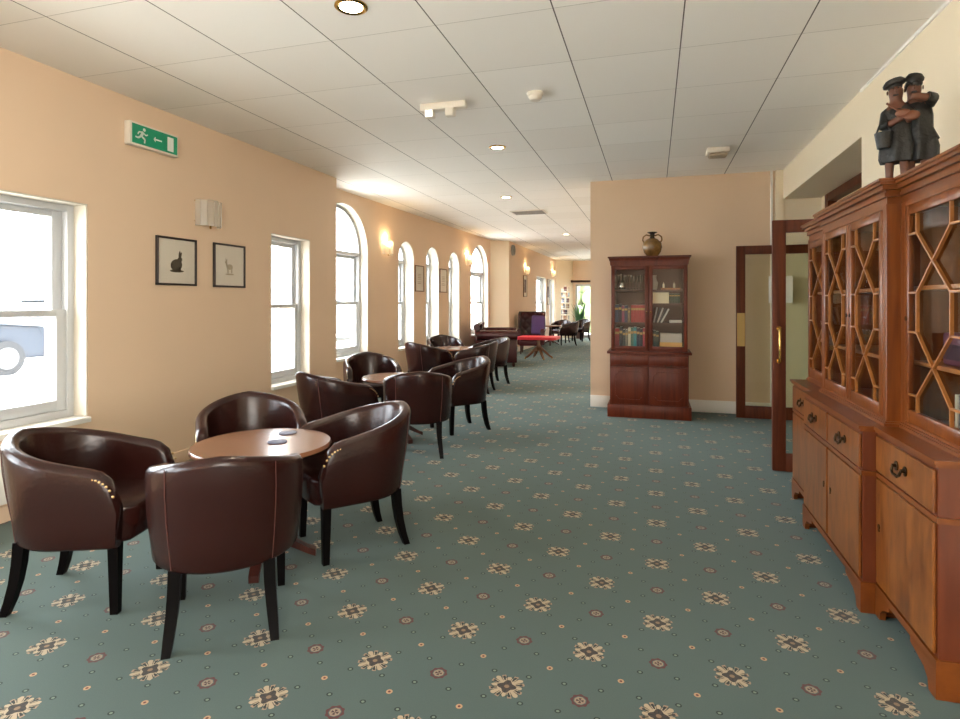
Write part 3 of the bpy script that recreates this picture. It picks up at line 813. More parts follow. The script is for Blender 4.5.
MB().lathe([(.14, 0), (.19, .34), (.2, .36), (.17, .36), (.16, .32)], n=20).build('pot', 'pot', t)
b = MB(); rnd = random.Random(3)
for k in range(46):
    a = rnd.uniform(0, 2*PI); ln = rnd.uniform(.7, 1.25); sp = rnd.uniform(.12, .42); wd = rnd.uniform(.022, .04)
    d = Vector((math.cos(a), math.sin(a), 0)); sd = Vector((-math.sin(a), math.cos(a), 0))
    prev = None
    for i in range(7):
        f = i/6; c = d*(.04+sp*f**1.6)+Vector((0, 0, .33+ln*f*(1-.18*f))); ww = wd*math.sin(PI*min(.98, .12+.88*f))+.002
        cur = [b._v(c-sd*ww), b._v(c+d*.006*(1-f)), b._v(c+sd*ww)]
        if prev: b.face([prev[0], prev[1], cur[1], cur[0]]); b.face([prev[1], prev[2], cur[2], cur[1]])
        prev = cur
b.build('foliage', 'leaf', t)
b = MB(mG); b.tube([(-.02, -.06, 2.16), (1.5, -.06, 2.16)], .035, 12); b.ball((-.03, -.06, 2.16), .05); b.box(.06, .10, -.06, 0, 2.14, 2.18); b.box(1.3, 1.34, -.06, 0, 2.14, 2.18)
tag(b.build('curtain_pole', 'dark_wood'), 'dark wooden curtain pole above the garden door at the far end', 'curtain pole')
b = MB(mG)
b.box(.1, .17, .04, .10, 0, 2.05); b.box(1.18, 1.25, .04, .10, 0, 2.05); b.box(.1, 1.25, .04, .10, 1.97, 2.05); b.box(.1, 1.25, .04, .10, 0, .12)
d2 = struct(b.build('door_2', 'upvc', smooth=0)); MB(mG).box(.16, 1.19, .066, .072, .11, 1.98).build('pane', 'glass', d2, smooth=0)
area('daylight_portal', mG @ Vector((.67, .35, 1.05)), mG @ Vector((.67, -1, 1.05)), 1.1, 2.0, portal=True)

# ------------------------------------------------------------------ mahogany bookcase against the back wall
BX, BYF, BYB = -.06, 7.10, 7.66
t = thing('glazed_bookcase', 'dark mahogany glazed bookcase with cupboards, standing against the back wall', 'bookcase', (BX, BYF, 0))
HW, DP = .445, BYB-BYF
b = MB()
b.box(-.475, .475, -.02, DP, 0, .15, .006)
b.box(-HW, HW, 0, DP, .15, .755)
b.box(-.48, .48, -.025, DP, .755, .785, .008)
b.build('base_carcass', 'maho', t)
UD = .06
b = MB()
b.box(-HW+.01, -HW+.04, UD, DP, .785, 1.83); b.box(HW-.04, HW-.01, UD, DP, .785, 1.83)
b.box(-HW+.01, HW-.01, UD, DP, .785, .815); b.box(-HW+.01, HW-.01, UD, DP, 1.79, 1.83); b.box(-.012, .012, UD+.02, DP, .815, 1.79)
b.loft([[(-x, y, z), (x, y, z), (x, DP, z), (-x, DP, z)] for x, y, z in ((.445, UD-.005, 1.81), (.45, UD-.01, 1.86), (.455, UD-.016, 1.862), (.462, UD-.024, 1.895), (.475, UD-.036, 1.90), (.475, UD-.036, 1.915))])
b.build('upper_carcass', 'maho', t)
MB().box(-HW+.03, HW-.03, DP-.012, DP-.002, .80, 1.80).build('back_panel', 'maho_in', t, smooth=0)
for z in (1.105, 1.335, 1.50):
    for s in (-1, 1):
        if z == 1.335 and s < 0 or z == 1.50 and s > 0 and False: continue
        MB().box(.012 if s > 0 else -HW+.04, HW-.04 if s > 0 else -.012, UD+.05, DP-.012, z, z+.018).build('shelf', 'maho_in', t, smooth=0)
for s in (-1, 1):
    x0, x1 = (.004, HW-.012) if s > 0 else (-HW+.012, -.004)
    b = MB(); y0, y1 = UD-.022, UD-.001
    b.box(x0, x0+.042, y0, y1, .80, 1.80, .004); b.box(x1-.042, x1, y0, y1, .80, 1.80, .004); b.box(x0+.04, x1-.04, y0, y1, .80, .845, .004); b.box(x0+.04, x1-.04, y0, y1, 1.755, 1.80, .004)
    d = b.build('glazed_door', 'maho', t)
    MB().box(x0+.036, x1-.036, y0+.008, y0+.012, .84, 1.76).build('pane', 'glass', d, smooth=0)
    b = MB(); b.ball((x0+.02 if s > 0 else x1-.02, y0-.008, 1.25), .009); b.build('knob', 'brass', d)
    # cupboard door with a raised panel, drawer rail above
    b = MB(); b.box(x0, x1, -.018, -.001, .165, .60, .004)
    d = b.build('cupboard_door', 'maho', t)
    b = MB(); q = .07; z0, z1 = .215, .55; xa, xb = x0+.05, x1-.05; cc = .05
    loop = [(xa+cc, z0), (xb-cc, z0), (xb, z0+cc), (xb, z1-cc), (xb-cc, z1), (xa+cc, z1), (xa, z1-cc), (xa, z0+cc)]
    for p, r_ in zip(loop, loop[1:]+loop[:1]): b.bar((p[0], -.020, p[1]), (r_[0], -.020, r_[1]), .012, .010, (0, 1, 0))
    b.build('panel_moulding', 'maho', d)
    dr = MB().box(x0, x1, -.016, -.001, .625, .735, .004).build('drawer', 'maho', t)
    b = MB()
    xm = (x0+x1)/2
    for dx in (-.035, .035): b.ball((xm+dx, -.022, .63), .008)
    b.tube([(xm-.035, -.028, .628), (xm-.02, -.032, .612), (xm+.02, -.032, .612), (xm+.035, -.028, .628)], .004, 6); b.build('drawer_handle', 'bronze', dr)

# contents of the bookcase
def book(x, y, z, wd, h, d, rgb, label, group, lean=0., mat=None):
    """upright book: spine faces the camera, bottom left corner at x"""
    nm = 'book'
    b = MB(); b.box(0, wd, 0, d, 0, h, min(.003, wd*.2), 1)
    c = b.build(nm, mat or pm('book_%d_%d_%d' % rgb, rgb)); c.location = (x, y, z); c.rotation_euler = (0, lean, 0)
    g = MB(); g.box(.003, wd-.003, .006, d+.002, h-.001, h+.0012); g.build('page_block', 'paper', c, smooth=0)
    g = MB(); g.box(.001, wd-.001, -.0015, .002, h*.70, h*.82); g.build('spine_band', pm('gilt', (170, 140, 80)), c, smooth=0)
    tag(c, label, 'book', group); return c
Zs = {'low': .816, 'mid': 1.124, 'upr': 1.354, 'top': 1.519}
FY = BYF+UD+.07
x = BX-HW+.05
for rgb, wd, h, nm in (((150, 40, 44), .05, .235, 'thick red'), ((40, 38, 48), .035, .25, 'tall black'), ((60, 64, 62), .03, .22, 'charcoal'), ((120, 112, 96), .028, .22, 'grey brown'), ((206, 200, 172), .03, .245, 'cream'), ((70, 110, 92), .026, .245, 'sage green'), ((52, 130, 132), .036, .25, 'teal'), ((32, 40, 56), .034, .24, 'navy'), ((34, 34, 38), .03, .23, 'plain black'), ((150, 44, 62), .028, .24, 'crimson')):
    book(x, FY, Zs['low'], wd, h, .17, rgb, nm+' book standing on the bottom shelf behind the left bookcase door', 'books on the bottom left shelf'); x += wd+.003
x = BX-HW+.05
for rgb, wd, h, nm in (((54, 74, 104), .04, .215, 'slate blue'), ((44, 38, 64), .034, .22, 'indigo'), ((120, 44, 76), .03, .20, 'plum'), ((36, 44, 78), .036, .205, 'dark blue'), ((120, 96, 74), .026, .17, 'short tan')):
    book(x, FY, Zs['mid'], wd, h, .16, rgb, nm+' book standing on the middle shelf behind the left bookcase door', 'books on the middle left shelf'); x += wd+.003
x += .008
for k in range(6):
    book(x, FY, Zs['mid'], .027, .21, .16, (150, 34, 40), 'red book from the matching set on the middle left bookcase shelf', 'set of red books'); x += .0285
x = BX-HW+.055
rg = random.Random(11)
for k in range(9):                                                        # glasses on the top left shelf
    g = MB(); h = rg.uniform(.15, .2); g.lathe([(.016, 0), (.018, .01), (.004, .02), (.004, h*.45), (.016, h*.55), (.017, h)], n=14)
    o = g.build('glass', pm('dark_glassware', (58, 48, 40), .15)); o.location = (x, FY+.05+.02*(k % 2), Zs['top']); x += .037
    tag(o, 'slim dark stemmed glass on the top shelf behind the left bookcase door', 'glass', 'glasses on the top left shelf')
g = MB(); g.lathe([(.03, 0), (.042, .02), (.045, .05), (.03, .08), (.034, .095)], n=18); o = g.build('bowl', 'silver'); o.location = (BX-HW+.13, FY, Zs['top']); tag(o, 'small pale bowl in front of the glasses on the top left shelf', 'bowl')
# right side
x = BX+.02
for k, wd in enumerate((.03, .028, .03)):
    book(x, FY, Zs['low'], wd, .22-.01*k, .17, (44, 62, 48), 'dark green book standing on the bottom shelf behind the right bookcase door', 'dark green books on the bottom right shelf'); x += wd+.003
o = MB().box(0, .255, 0, .16, 0, .075, .003, 1).build('storage_box', pm('buff_box', (206, 158, 84))); o.location = (BX+.125, FY, Zs['low']); tag(o, 'flat buff yellow box on the bottom shelf behind the right bookcase door', 'box')
o = MB().box(0, .245, 0, .16, 0, .105, .003, 1).build('storage_box', pm('grey_box', (176, 170, 158))); o.location = (BX+.13, FY, Zs['low']+.075); tag(o, 'grey white box stacked on the buff box in the bookcase', 'box')
o = MB().box(0, .14, 0, .16, 0, .03, .003, 1).build('magazine_stack', pm('mag_stack', (200, 196, 188))); o.location = (BX+.235, FY, Zs['mid']); tag(o, 'flat pale magazine lying on the middle shelf behind the right bookcase door', 'magazine')
x = BX+.03
for k, (rgb, ln) in enumerate((((46, 46, 54), 4), ((150, 148, 150), 12), ((64, 62, 70), 16), ((176, 172, 170), 20), ((56, 56, 62), 24), ((200, 198, 194), 28))):
    o = MB().box(0, .016, 0, .17, 0, .19, .002, 1).build('magazine', pm('mag_%d' % k, rgb)); o.location = (x, FY+.02, Zs['mid']); o.rotation_euler = (0, R(ln), 0); x += .021
    tag(o, ['almost upright black magazine leftmost in', 'light grey magazine second in', 'charcoal magazine third in', 'silver grey magazine fourth in', 'slate magazine fifth in', 'white magazine most tilted in'][k]+' the leaning row in the bookcase', 'magazine', 'leaning magazines')
x = BX+.11
for k in range(8):
    book(x, FY+.03, Zs['upr'], .028, .12, .10, (40, 62, 50), 'small dark green book in the row on the upper shelf behind the right bookcase door', 'small green books on the upper right shelf'); x += .031
o = MB().box(0, .20, 0, .004, 0, .13).build('blank_card', pm('cream_card', (214, 204, 170)), smooth=0); o.location = (BX+.025, BYF+UD+.012, 1.265); o.rotation_euler = (R(-4), 0, 0)
o.location.z = 1.105+.02; o.location = (BX+.03, FY-.015, 1.3545); tag(o, 'blank cream card propped in the right bookcase door', 'card')
o = MB().lathe([(.03, 0), (.04, .03), (.045, .08), (.03, .12), (.025, .15), (.033, .17)], n=18).build('jug', pm('pale_jug', (196, 190, 180), .3)); o.location = (BX+.06, FY+.05, Zs['top']); tag(o, 'pale patterned jug on the top shelf behind the right bookcase door', 'jug')
o = MB().box(0, .22, 0, .10, 0, .02, .003, 1).build('wooden_tray', 'bars'); o.location = (BX+.14, FY+.03, Zs['top']); tag(o, 'orange wooden tray on the top shelf behind the right bookcase door', 'tray')
for k, dx in enumerate((.17, .29)):
    o = MB().lathe([(.012, 0), (.012, .045), (.004, .055), (.002, .07)], n=12).build('candle', pm('candle_wax', (236, 226, 200))); o.location = (BX+dx, FY+.07, Zs['top']+.02)
    tag(o, ('left' if k == 0 else 'right')+' white candle on the orange tray in the bookcase', 'candle', 'candles on the tray')
# vase on top
t = thing('vase', 'mottled brown and gold round vase on top of the mahogany bookcase', 'vase', (BX+.04, 7.38, 1.915))
MB().lathe([(.05, 0), (.058, .006), (.098, .06), (.116, .12), (.108, .17), (.07, .215), (.035, .235)], n=32).build('vase_body', 'vase', t)
MB().lathe([(.034, .232), (.026, .25), (.028, .285), (.06, .30), (.058, .306), (.03, .30)], n=24).build('vase_neck', 'vase_dk', t)
for sg in (-1, 1):
    MB().tube([(sg*.028, 0, .262), (sg*.07, 0, .275), (sg*.105, 0, .25), (sg*.112, 0, .21), (sg*.095, 0, .18)], .009, 8).build('handle', 'vase', t)

# ------------------------------------------------------------------ breakfront display cabinet along the right wall
CY = 3.455
t = thing('breakfront_cabinet', 'large orange brown breakfront display cabinet with glazed doors along the right wall', 'cabinet', (XR-.02, CY, 0))
# local: -x towards the room (front), y along the wall; wings |y| > HC
HL, HC = 1.08, .51
FW, FC = -(XR-.02-.942), -(XR-.02-.885)            # base fronts of wing / centre (local x)
UW, UC = -(XR-.02-1.03), -(XR-.02-.975)            # upper fronts
ZW = .80
def outline(fw, fc, hl, hc, back=0):
    return [(back, -hl), (fw, -hl), (fw, -hc), (fc, -hc), (fc, hc), (fw, hc), (fw, hl), (back, hl)]
b = MB()
b.prism(outline(FW, FC, HL, HC), 'z', .12, ZW)
b.build('base_carcass', 'yew_end', t, smooth=0)
b = MB()
b.prism(outline(FW-.012, FC-.012, HL+.012, HC+.012), 'z', .105, .135)
b.prism(outline(FW-.008, FC-.008, HL+.008, HC+.008), 'z', .605, .625)
b.build('mouldings', 'yew_h', t, smooth=0)
def bracket(fx, y0, y1, flip):
    """bracket foot on the front plane, from y0 towards y1"""
    q = MB(); s = 1 if y1 > y0 else -1; wd = abs(y1-y0)
    poly = [(y0, 0), (y0+s*.055, 0), (y0+s*.065, .035), (y0+s*.095, .06), (y0+s*wd, .085), (y0+s*wd, .11), (y0, .11)]
    q.prism(poly, 'x', fx-.012, fx+.012)
    q.box(fx+.0121, fx+.09, min(y0+s*.001, y0+s*.02), max(y0+s*.001, y0+s*.02), 0, .109)
    return q.build('bracket_foot', 'yew_h', t, smooth=0)
bracket(FW, -HL-.01, -HL+.20, 0); bracket(FW, -HC, -HC-.16, 0); bracket(FC, -HC-.01, -HC+.20, 0); bracket(FC, HC+.01, HC-.20, 0); bracket(FW, HC, HC+.16, 0); bracket(FW, HL+.01, HL-.20, 0)
for y in (-HL, HL-.03): MB().box(-.09, -.005, y, y+.03, 0, .115).build('bracket_foot', 'yew_h', t, smooth=0)
b = MB(); b.prism(outline(FC*0+FW-.014, FC-.014, HL+.014, HC+.014), 'z', ZW, ZW+.012); b.prism(outline(FW-.022, FC-.022, HL+.022, HC+.022), 'z', ZW+.012, ZW+.026)
b.build('worktop', 'yew_h', t, smooth=0)
# base doors and drawers: wing, centre two, wing
secs = [(FW, -HL, -HC), (FC, -HC, 0), (FC, 0, HC), (FW, HC, HL)]
for i, (fx, y0, y1) in enumerate(secs):
    y0 += .014; y1 -= .014
    d = MB().box(fx-.012, fx, y0, y1, .145, .60, .003, 1).build('cupboard_door', 'yew', t)
    ye = y1-.05 if i in (0, 1) else y0+.05
    if i in (0, 2): ye = y1-.04 if i == 0 else y0+.04
    b = MB(); b.tube([(fx-.0155, ye, .40), (fx-.011, ye, .40)], .011, 12); b.tube([(fx-.0155, ye, .385), (fx-.011, ye, .385)], .007, 8); b.build('keyhole_plate', 'bronze', d)
    d = MB().box(fx-.012, fx, y0, y1, .635, .785, .003, 1).build('drawer', 'yew', t)
    b = MB(); ym = (y0+y1)/2; zz = .715
    for s in (-1, 1):
        b.tube([(fx-.012, ym+s*.042, zz), (fx-.016, ym+s*.042, zz)], .019, 14); b.tube([(fx-.016, ym+s*.042, zz), (fx-.030, ym+s*.042, zz)], .007, 8)
    b.tube([(fx-.027, ym-.042, zz), (fx-.032, ym-.038, zz-.018), (fx-.034, ym-.02, zz-.028), (fx-.034, ym, zz-.024), (fx-.034, ym+.02, zz-.028), (fx-.032, ym+.038, zz-.018), (fx-.027, ym+.042, zz)], .0055, 8)
    b.build('bail_handle', 'bronze', d)
# upper: open carcass
Z0, Z1 = ZW+.026, 1.80
b = MB()
b.prism(outline(UW, UC, HL-.01, HC), 'z', Z0, Z0+.035)
b.prism(outline(UW, UC, HL-.01, HC), 'z', Z1-.02, Z1)
b.box(UW-.001, -.001, -HL+.009, -HL+.035, Z0+.002, Z1-.002); b.box(UW-.001, -.001, HL-.035, HL-.009, Z0+.002, Z1-.002)
for s in (-1, 1):
    ya, yb = (-HC, -HC+.045) if s < 0 else (HC-.045, HC)
    b.box(UC+.03, -.001, ya+.012 if s < 0 else ya+.003, yb-.003 if s < 0 else yb-.012, Z0+.003, Z1-.003)
    b.box(UC-.001, UC+.06, ya-.001, yb+.001, Z0+.002, Z1-.002, .002, 1)
    yc, yd = (-HC-.05, -HC) if s < 0 else (HC, HC+.05)
    b.box(UW-.001, UW+.03, yc-.001, yd+.001, Z0+.002, Z1-.002, .002, 1)
b.build('upper_carcass', 'yew_dk', t, smooth=30)
MB().box(-.012, 0, -HL+.03, HL-.03, Z0+.03, Z1-.02).build('back_panel', 'inner', t, smooth=0)
b = MB()
for o_, z, dz in ((-.004, Z1, .03), (.008, Z1+.03, .018), (.002, Z1+.048, .012), (.02, Z1+.06, .02), (.034, Z1+.08, .014), (.04, Z1+.094, .012)):
    b.prism(outline(UW-o_, UC-o_, HL-.01+o_, HC+o_), 'z', z, z+dz)
b.build('cornice', 'yew_h', t, smooth=0)
b = MB(); b.prism(outline(UW-.012, UC-.012, HL, HC+.012), 'z', Z0, Z0+.014); b.prism(outline(UW-.006, UC-.006, HL-.004, HC+.006), 'z', Z0+.014, Z0+.022); b.build('base_moulding', 'yew_h', t, smooth=0)
for z in (1.10, 1.42):
    for (y0, y1, fx) in ((-HL+.035, -HC+.012, UW), (-HC+.045, HC-.045, UC), (HC-.012, HL-.035, UW)):
        MB().box(fx+.05, -.012, y0, y1, z, z+.018, .002, 1).build('shelf', 'bars', t)
updoors = [(UW, -HL+.012, -HC-.045), (UC, -HC+.040, -.002), (UC, .002, HC-.040), (UW, HC+.045, HL-.012)]
for i, (fx, y0, y1) in enumerate(updoors):
    za, zb, st = Z0+.036, Z1-.022, .042
    b = MB(); x0, x1 = fx-.004, fx+.018
    b.box(x0, x1, y0, y0+st, za, zb, .004); b.box(x0, x1, y1-st, y1, za, zb, .004); b.box(x0, x1, y0+st-.002, y1-st+.002, za, za+.055, .004); b.box(x0, x1, y0+st-.002, y1-st+.002, zb-st, zb, .004)
    d = b.build('glazed_door', 'yew_dk', t)
    ga, gb, gz0, gz1 = y0+st, y1-st, za+.055, zb-st
    MB().box(fx+.008, fx+.011, ga-.004, gb+.004, gz0-.004, gz1+.004).build('pane', 'glass', d, smooth=0)
    W_, H_ = gb-ga, gz1-gz0
    def P(u, v): return (fx+.002, ga+u*W_, gz0+v*H_)
    g = MB(); L, Rr = .17, .83
    segs = [((L, 1), (L, .90)), ((Rr, 1), (Rr, .90)), ((0, .90), (L, .90)), ((1, .90), (Rr, .90)),
            ((L, .90), (Rr, .60)), ((Rr, .90), (L, .60)), ((0, .60), (L, .60)), ((1, .60), (Rr, .60)), ((L, .60), (L, .40)), ((Rr, .60), (Rr, .40)),
            ((0, .40), (L, .40)), ((1, .40), (Rr, .40)), ((L, .40), (Rr, .08)), ((Rr, .40), (L, .08)), ((L, .08), (L, 0)), ((Rr, .08), (Rr, 0)), ((0, .08), (L, .08)), ((1, .08), (Rr, .08))]
    for p, q in segs: g.bar(P(*p), P(*q), .008, .012, (1, 0, 0))
    g.build('glazing_bars', 'bars', d, smooth=0)
    b = MB(); yk = y1-.02 if i in (0, 1) else y0+.02
    b.tube([(x0-.003, yk, 1.30), (x0+.001, yk, 1.30)], .010, 12); b.build('keyhole_plate', 'bronze', d)
def wx(lx): return XR-.02+lx
# contents
t2 = thing('teapot', 'silver teapot behind the centre glazed door of the display cabinet', 'teapot', (wx(-.33), CY-.22, Z0+.035))
MB().lathe([(.045, 0), (.05, .008), (.085, .05), (.09, .085), (.07, .125), (.045, .135)], n=24).build('pot_body', 'silver', t2)
MB().lathe([(.046, .134), (.03, .15), (.008, .158), (.012, .17), (.004, .18)], n=18).build('lid', 'silver', t2)
MB().tube([(0, .08, .06), (0, .125, .09), (0, .15, .14)], [.02, .014, .01], 10).build('spout', 'silver', t2)
MB().tube([(0, -.075, .11), (0, -.125, .12), (0, -.135, .08), (0, -.08, .045)], .008, 8).build('handle', 'silver', t2)
o = MB().lathe([(.05, 0), (.055, .01), (.095, .05), (.10, .07), (.09, .07), (.04, .02)], n=24).build('bowl', 'silver'); o.location = (wx(-.26), CY-.38, Z0+.035); tag(o, 'silver bowl at the near end of the centre section in the display cabinet', 'bowl')
o = MB().lathe([(.045, 0), (.012, .015), (.012, .07), (.05, .10), (.055, .17), (.05, .17), (.04, .11)], n=20).build('goblet', 'silver'); o.location = (wx(-.25), CY-.03, Z0+.035); tag(o, 'silver goblet left of the teapot in the display cabinet', 'goblet')
t2 = thing('radio', 'dark mauve box on the lower shelf of the near wing of the display cabinet', 'box', (wx(-.26), CY-.76, 1.118))
MB().box(-.08, .08, -.10, .10, 0, .13, .012).build('case', pm('mauve_case', (92, 52, 66), .4), t2)
b = MB(); b.box(-.083, -.08, -.085, .085, .025, .085); b.build('front_panel', pm('mauve_panel', (50, 34, 44), .3), t2, smooth=0)
t2.name = 'storage_case'
for k, (rgb, nm) in enumerate((((196, 188, 172), 'white'), ((70, 66, 70), 'grey'), ((160, 150, 130), 'buff'))):
    b = MB(); b.box(0, .13, 0, .022, 0, .17, .002, 1); o = b.build('book', pm('cab_book_%d' % k, rgb)); o.location = (wx(-.40), CY-.99+.03*k, Z0+.035)
    tag(o, nm+' book standing at the bottom near corner inside the display cabinet', 'book', 'books inside the display cabinet')
for k, (y, z, nm) in enumerate(((CY+.12, 1.118, 'lower'), (CY+.30, 1.438, 'upper'), (CY-.28, 1.438, 'upper near'))):
    o = MB().lathe([(.03, 0), (.05, .03), (.055, .08), (.03, .13), (.022, .16), (.03, .18)], n=20).build('jar', pm('dark_jar_%d' % k, ((70, 56, 62), (96, 88, 92), (84, 70, 60))[k], .2)); o.location = (wx(-.2), y, z)
    tag(o, 'dark glazed jar on the %s shelf in the centre of the display cabinet' % nm, 'jar')

# carved group of two figures on the cabinet
def skin(name, nodes, edges, mat, parent, sub=2):
    me = bpy.data.meshes.new(name); me.from_pydata([n[:3] for n in nodes], edges, [])
    o = bpy.data.objects.new(name, me); COL.objects.link(o); o.parent = parent
    md = o.modifiers.new('skin', 'SKIN'); md.use_smooth_shade = True
    for v, n in zip(me.skin_vertices[0].data, nodes): v.radius = (n[3], n[3])
    me.skin_vertices[0].data[0].use_root = True
    s = o.modifiers.new('subdivision', 'SUBSURF'); s.levels = sub; s.render_levels = sub
    me.materials.append(M[mat]); return o
t = thing('carved_statue', 'dark carved statue of two embracing figures in caps on top of the display cabinet', 'statue', (1.20, 3.36, 1.906), R(-19.8))
t.scale = (.80, .82, .95)
MB().lathe([(.15, 0), (.155, .01), (.15, .03)], n=28).build('plinth', 'carved_dk', t)
def figure(cx, cy, head, lean, sw):
    hx, hz = head
    sh = hz-.095
    N = [(cx, cy, .27, .042), (cx+lean*.4, cy, .36, .048), (cx+lean*.8, cy, sh, .045), (hx-lean*.1, cy-.005, sh+.035, .028), (hx, cy-.01, hz-.028, .040), (hx, cy-.012, hz+.022, .046),
         (cx-.035, cy, .24, .034), (cx-.038, cy-.012, .12, .024), (cx-.038, cy+.004, .05, .020), (cx-.038, cy-.03, .034, .016),
         (cx+.035, cy, .24, .034), (cx+.038, cy-.012, .12, .024), (cx+.038, cy+.004, .05, .020), (cx+.038, cy-.03, .034, .016)]
    E = [(0, 1), (1, 2), (2, 3), (3, 4), (4, 5), (0, 6), (6, 7), (7, 8), (8, 9), (0, 10), (10, 11), (11, 12), (12, 13)]
    i = len(N)
    for arm in sw:
        s0 = 2; 
        for p in arm: N.append(p); E.append((s0, i)); s0 = i; i += 1
    return skin('figure', N, E, 'carved', t)
A1 = figure(-.05, -.02, (-.055, .542), -.008, [[(-.105, -.03, .42, .024), (-.115, -.07, .35, .020), (-.04, -.115, .37, .017), (-.005, -.12, .385, .018)], [(.0, -.05, .425, .024), (.03, -.10, .38, .02), (.0, -.125, .35, .018)]])
A2 = figure(.055, .02, (.036, .552), -.008, [[(.115, .0, .46, .026), (.125, -.05, .465, .023), (.04, -.085, .485, .018), (.01, -.085, .475, .018)], [(-.01, .01, .45, .024), (-.07, -.005, .45, .02), (-.12, -.03, .43, .018)]])
def garment(parent, cx, cy, name, prof, mat='carved_dk', seed=0, fold=.08):
    b = MB(); n = 32; rg_ = random.Random(seed); ph = rg_.uniform(0, 6)
    b.loft([[(cx+dx+r*1.12*math.cos(2*PI*k/n)*(1+f*fold*math.sin(7*2*PI*k/n+ph)), cy+r*.85*math.sin(2*PI*k/n)*(1+f*fold*math.sin(7*2*PI*k/n+ph)), z) for k in range(n)] for r, z, dx, f in prof])
    return b.build(name, mat, parent, smooth=60)
garment(A1, -.045, -.02, 'smock', [(.074, .165, -.004, 1.2), (.082, .19, -.006, 1), (.084, .235, 0, 1), (.076, .29, 0, .7), (.068, .335, -.002, .4), (.074, .38, -.004, .3), (.072, .425, -.008, .2), (.035, .455, -.01, 0)], seed=1, fold=.13)
garment(A2, .05, .02, 'dress', [(.080, .165, .004, 1.2), (.088, .19, .005, 1), (.090, .24, .004, 1), (.086, .27, .004, .5), (.092, .275, .006, .6), (.074, .335, -.002, .3), (.076, .40, -.004, .3), (.070, .445, -.006, .2), (.034, .475, -.008, 0)], seed=2, fold=.13)
def sleeve(parent, pts, r):
    b = MB(); b.tube(pts, r, 12); b.build('sleeve', 'carved_dk', parent, smooth=60)
sleeve(A1, [(-.085, -.02, .435), (-.105, -.03, .42), (-.117, -.065, .355), (-.085, -.09, .358)], [.030, .031, .027, .024])
sleeve(A1, [(-.03, -.03, .435), (.0, -.05, .425), (.03, -.095, .385)], [.03, .031, .025])
sleeve(A2, [(.085, .01, .455), (.115, .0, .46), (.127, -.045, .466), (.10, -.065, .474)], [.032, .033, .030, .027])
sleeve(A2, [(.02, .01, .455), (-.01, .01, .45), (-.06, -.0, .45)], [.03, .03, .025])
b = MB(); rg_ = random.Random(4)
for k in range(26):
    a = rg_.uniform(0, 2*PI); e = rg_.uniform(.0, 1.3)
    b.ball((.036+.036*math.cos(a)*math.cos(e), .018+.034*math.sin(a)*math.cos(e), .556+.032*math.sin(e)), .015, u=8, v=6)
b.build('curly_hair', 'carved_dk', A2)
def cap(parent, c, r, tilt):
    b = MB(Matrix.Translation(Vector(c)) @ Matrix.Rotation(tilt, 4, 'Y'))
    b.lathe([(.036, -.012), (.040, 0), (r, .008), (r*1.02, .02), (r*.75, .036), (r*.3, .043), (.004, .044)], n=24); return b.build('cap', 'carved_dk', parent)
cap(A1, (-.060, -.012, .566), .060, R(-12)); cap(A2, (.036, .016, .582), .048, R(10))
for A_, (hx, hy, hz) in ((A1, (-.055, -.03, .537)), (A2, (.036, .008, .547))):
    b = MB(); b.ball((hx, hy-.044, hz-.008), .010, (.7, 1, 1.2), 8, 6)
    for s in (-1, 1): b.ball((hx+s*.044, hy+.014, hz), .009, (.5, 1, 1.3), 8, 6)
    b.build('face_features', 'carved', A_)
    for sx in (-1, 1): MB().ball((hx+sx*.013, hy-.041, hz+.008), .005, (1, .6, .7), 8, 6).build('eye', 'carved_dk', A_)
    MB().box(hx-.014, hx+.014, hy-.046, hy-.034, hz-.032, hz-.026, .001, 1).build('mouth', 'carved_dk', A_)
b = MB(); b.tube([(-.115, -.09, .235), (-.115, -.09, .315)], [.035, .05], 16); b.tube([(-.155, -.09, .31), (-.135, -.09, .36), (-.095, -.09, .36), (-.075, -.09, .31)], .006, 8); b.build('basket', 'carved_dk', t)
b = MB(); b.ball((-.02, -.135, .395), .026, (1.5, .5, .8)); b.ball((.025, -.135, .375), .032, (1.3, .5, .8)); b.tube([(-.04, -.135, .41), (-.10, -.14, .455)], .006, 8); b.build('fiddle', pm('fiddle_wood', (108, 62, 38), .4), t)

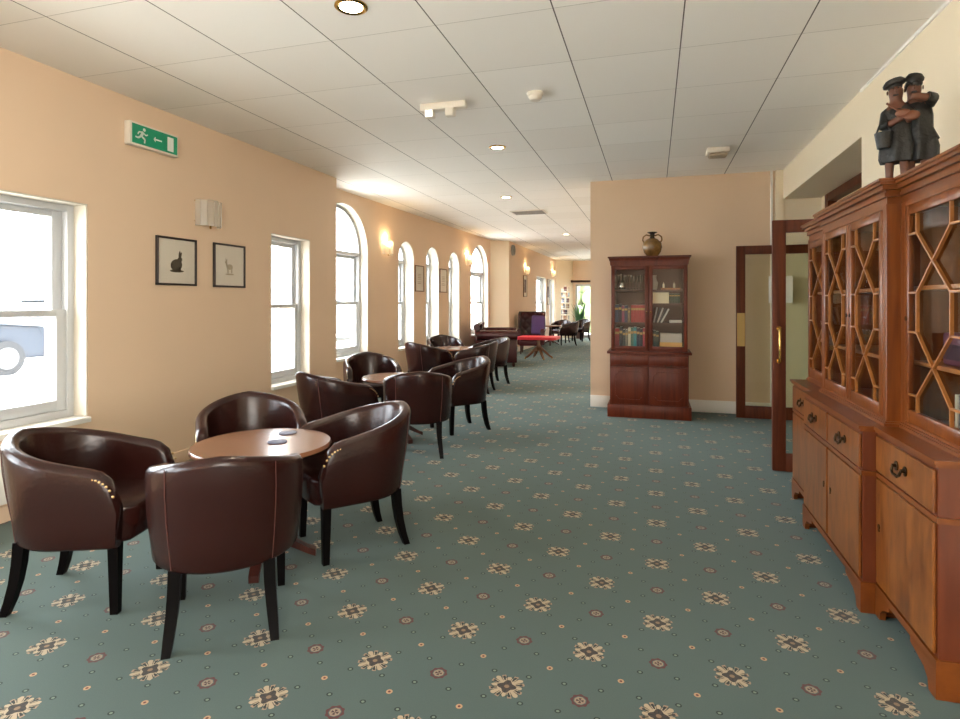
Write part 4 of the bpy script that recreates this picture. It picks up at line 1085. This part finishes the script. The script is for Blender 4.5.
# ------------------------------------------------------------------ outside
struct(MB().box(-40, -5.2, -30, 60, -.12, -.02).build('ground_street', 'street', smooth=0))
struct(MB().box(-5.2, 30, 24.0, 60, -.12, -.02).build('ground_garden', 'street', smooth=0))
def car(loc, rz, label, mat, kind=0):
    t = thing('parked_car', label, 'car', loc, rz)
    # side profile (x along length, z up)
    lower = [(-2.1, .32), (-2.15, .62), (-2.05, .88), (-1.2, .98), (1.1, .98), (2.0, .90), (2.15, .66), (2.1, .30)]
    up = [(-1.75, .97), (-1.35, 1.42), (-.9, 1.52), (.6, 1.52), (1.0, 1.42), (1.65, .96)] if kind else [(-1.2, .97), (-.55, 1.38), (-.1, 1.44), (.8, 1.44), (1.2, 1.36), (1.75, .96)]
    def sect(prof, ws): return [[(x, y, z) for x, z in prof] for y in ws]
    b = MB(); b.loft([[(x*.97, -.80, z*.98+.005) for x, z in lower], [(x, -.86, z) for x, z in lower], [(x, .86, z) for x, z in lower], [(x*.97, .80+.06, z*.98+.005) for x, z in lower]][:3]); b.build('body', mat, t)
    b = MB(); cx = sum(p[0] for p in up)/len(up)
    b.loft([[(x, -.82 if z < 1 else -.66, z) for x, z in up], [(x, .82 if z < 1 else .66, z) for x, z in up]]); b.build('cabin', 'car_glass', t)
    b = MB(); b.box(up[1][0]+.1, up[4][0]-.1, -.62, .62, up[2][1]-.02, up[2][1]+.03, .02); b.build('roof', mat, t)
    for x in (-1.32, 1.32):
        for s in (-1, 1):
            b = MB(); b.tube([(x, s*.70, .32), (x, s*.885, .32)], .33, 24); wl = b.build('wheel', 'tyre', t)
            b = MB(); b.tube([(x, s*.88, .32), (x, s*.895, .32)], .21, 18); b.build('hubcap', 'alloy', wl)
    b = MB(); b.box(2.08, 2.17, -.7, -.4, .62, .76, .01); b.box(2.08, 2.17, .4, .7, .62, .76, .01); b.build('headlamps', 'alloy', t)
car((-12.6, 6.62, -.02), R(90), 'dark blue grey parked car seen through the nearest window', 'car_blue', 1)
car((-15.6, 11.6, -.02), R(90), 'pale parked car behind the dark one outside the nearest window', 'car_white', 0)
car((-11.3, 18.6, -.02), R(90), 'pale parked car seen through the big arched window', 'car_white', 0)
b = MB(); b.box(-31, -30, -20, 70, -.02, 1.4); struct(b.build('wall_street', 'facade', smooth=0))
rg = random.Random(5)
b = MB()
for k in range(60): b.ball((-2.6+rg.uniform(-1.2, 1.6), 27+rg.uniform(-.6, .6), .6+rg.uniform(-.6, 2.0)), rg.uniform(.25, .5), u=8, v=6)
tag(b.build('garden_shrub', 'hedge'), 'pale green shrub in the garden behind the far door', 'shrub')
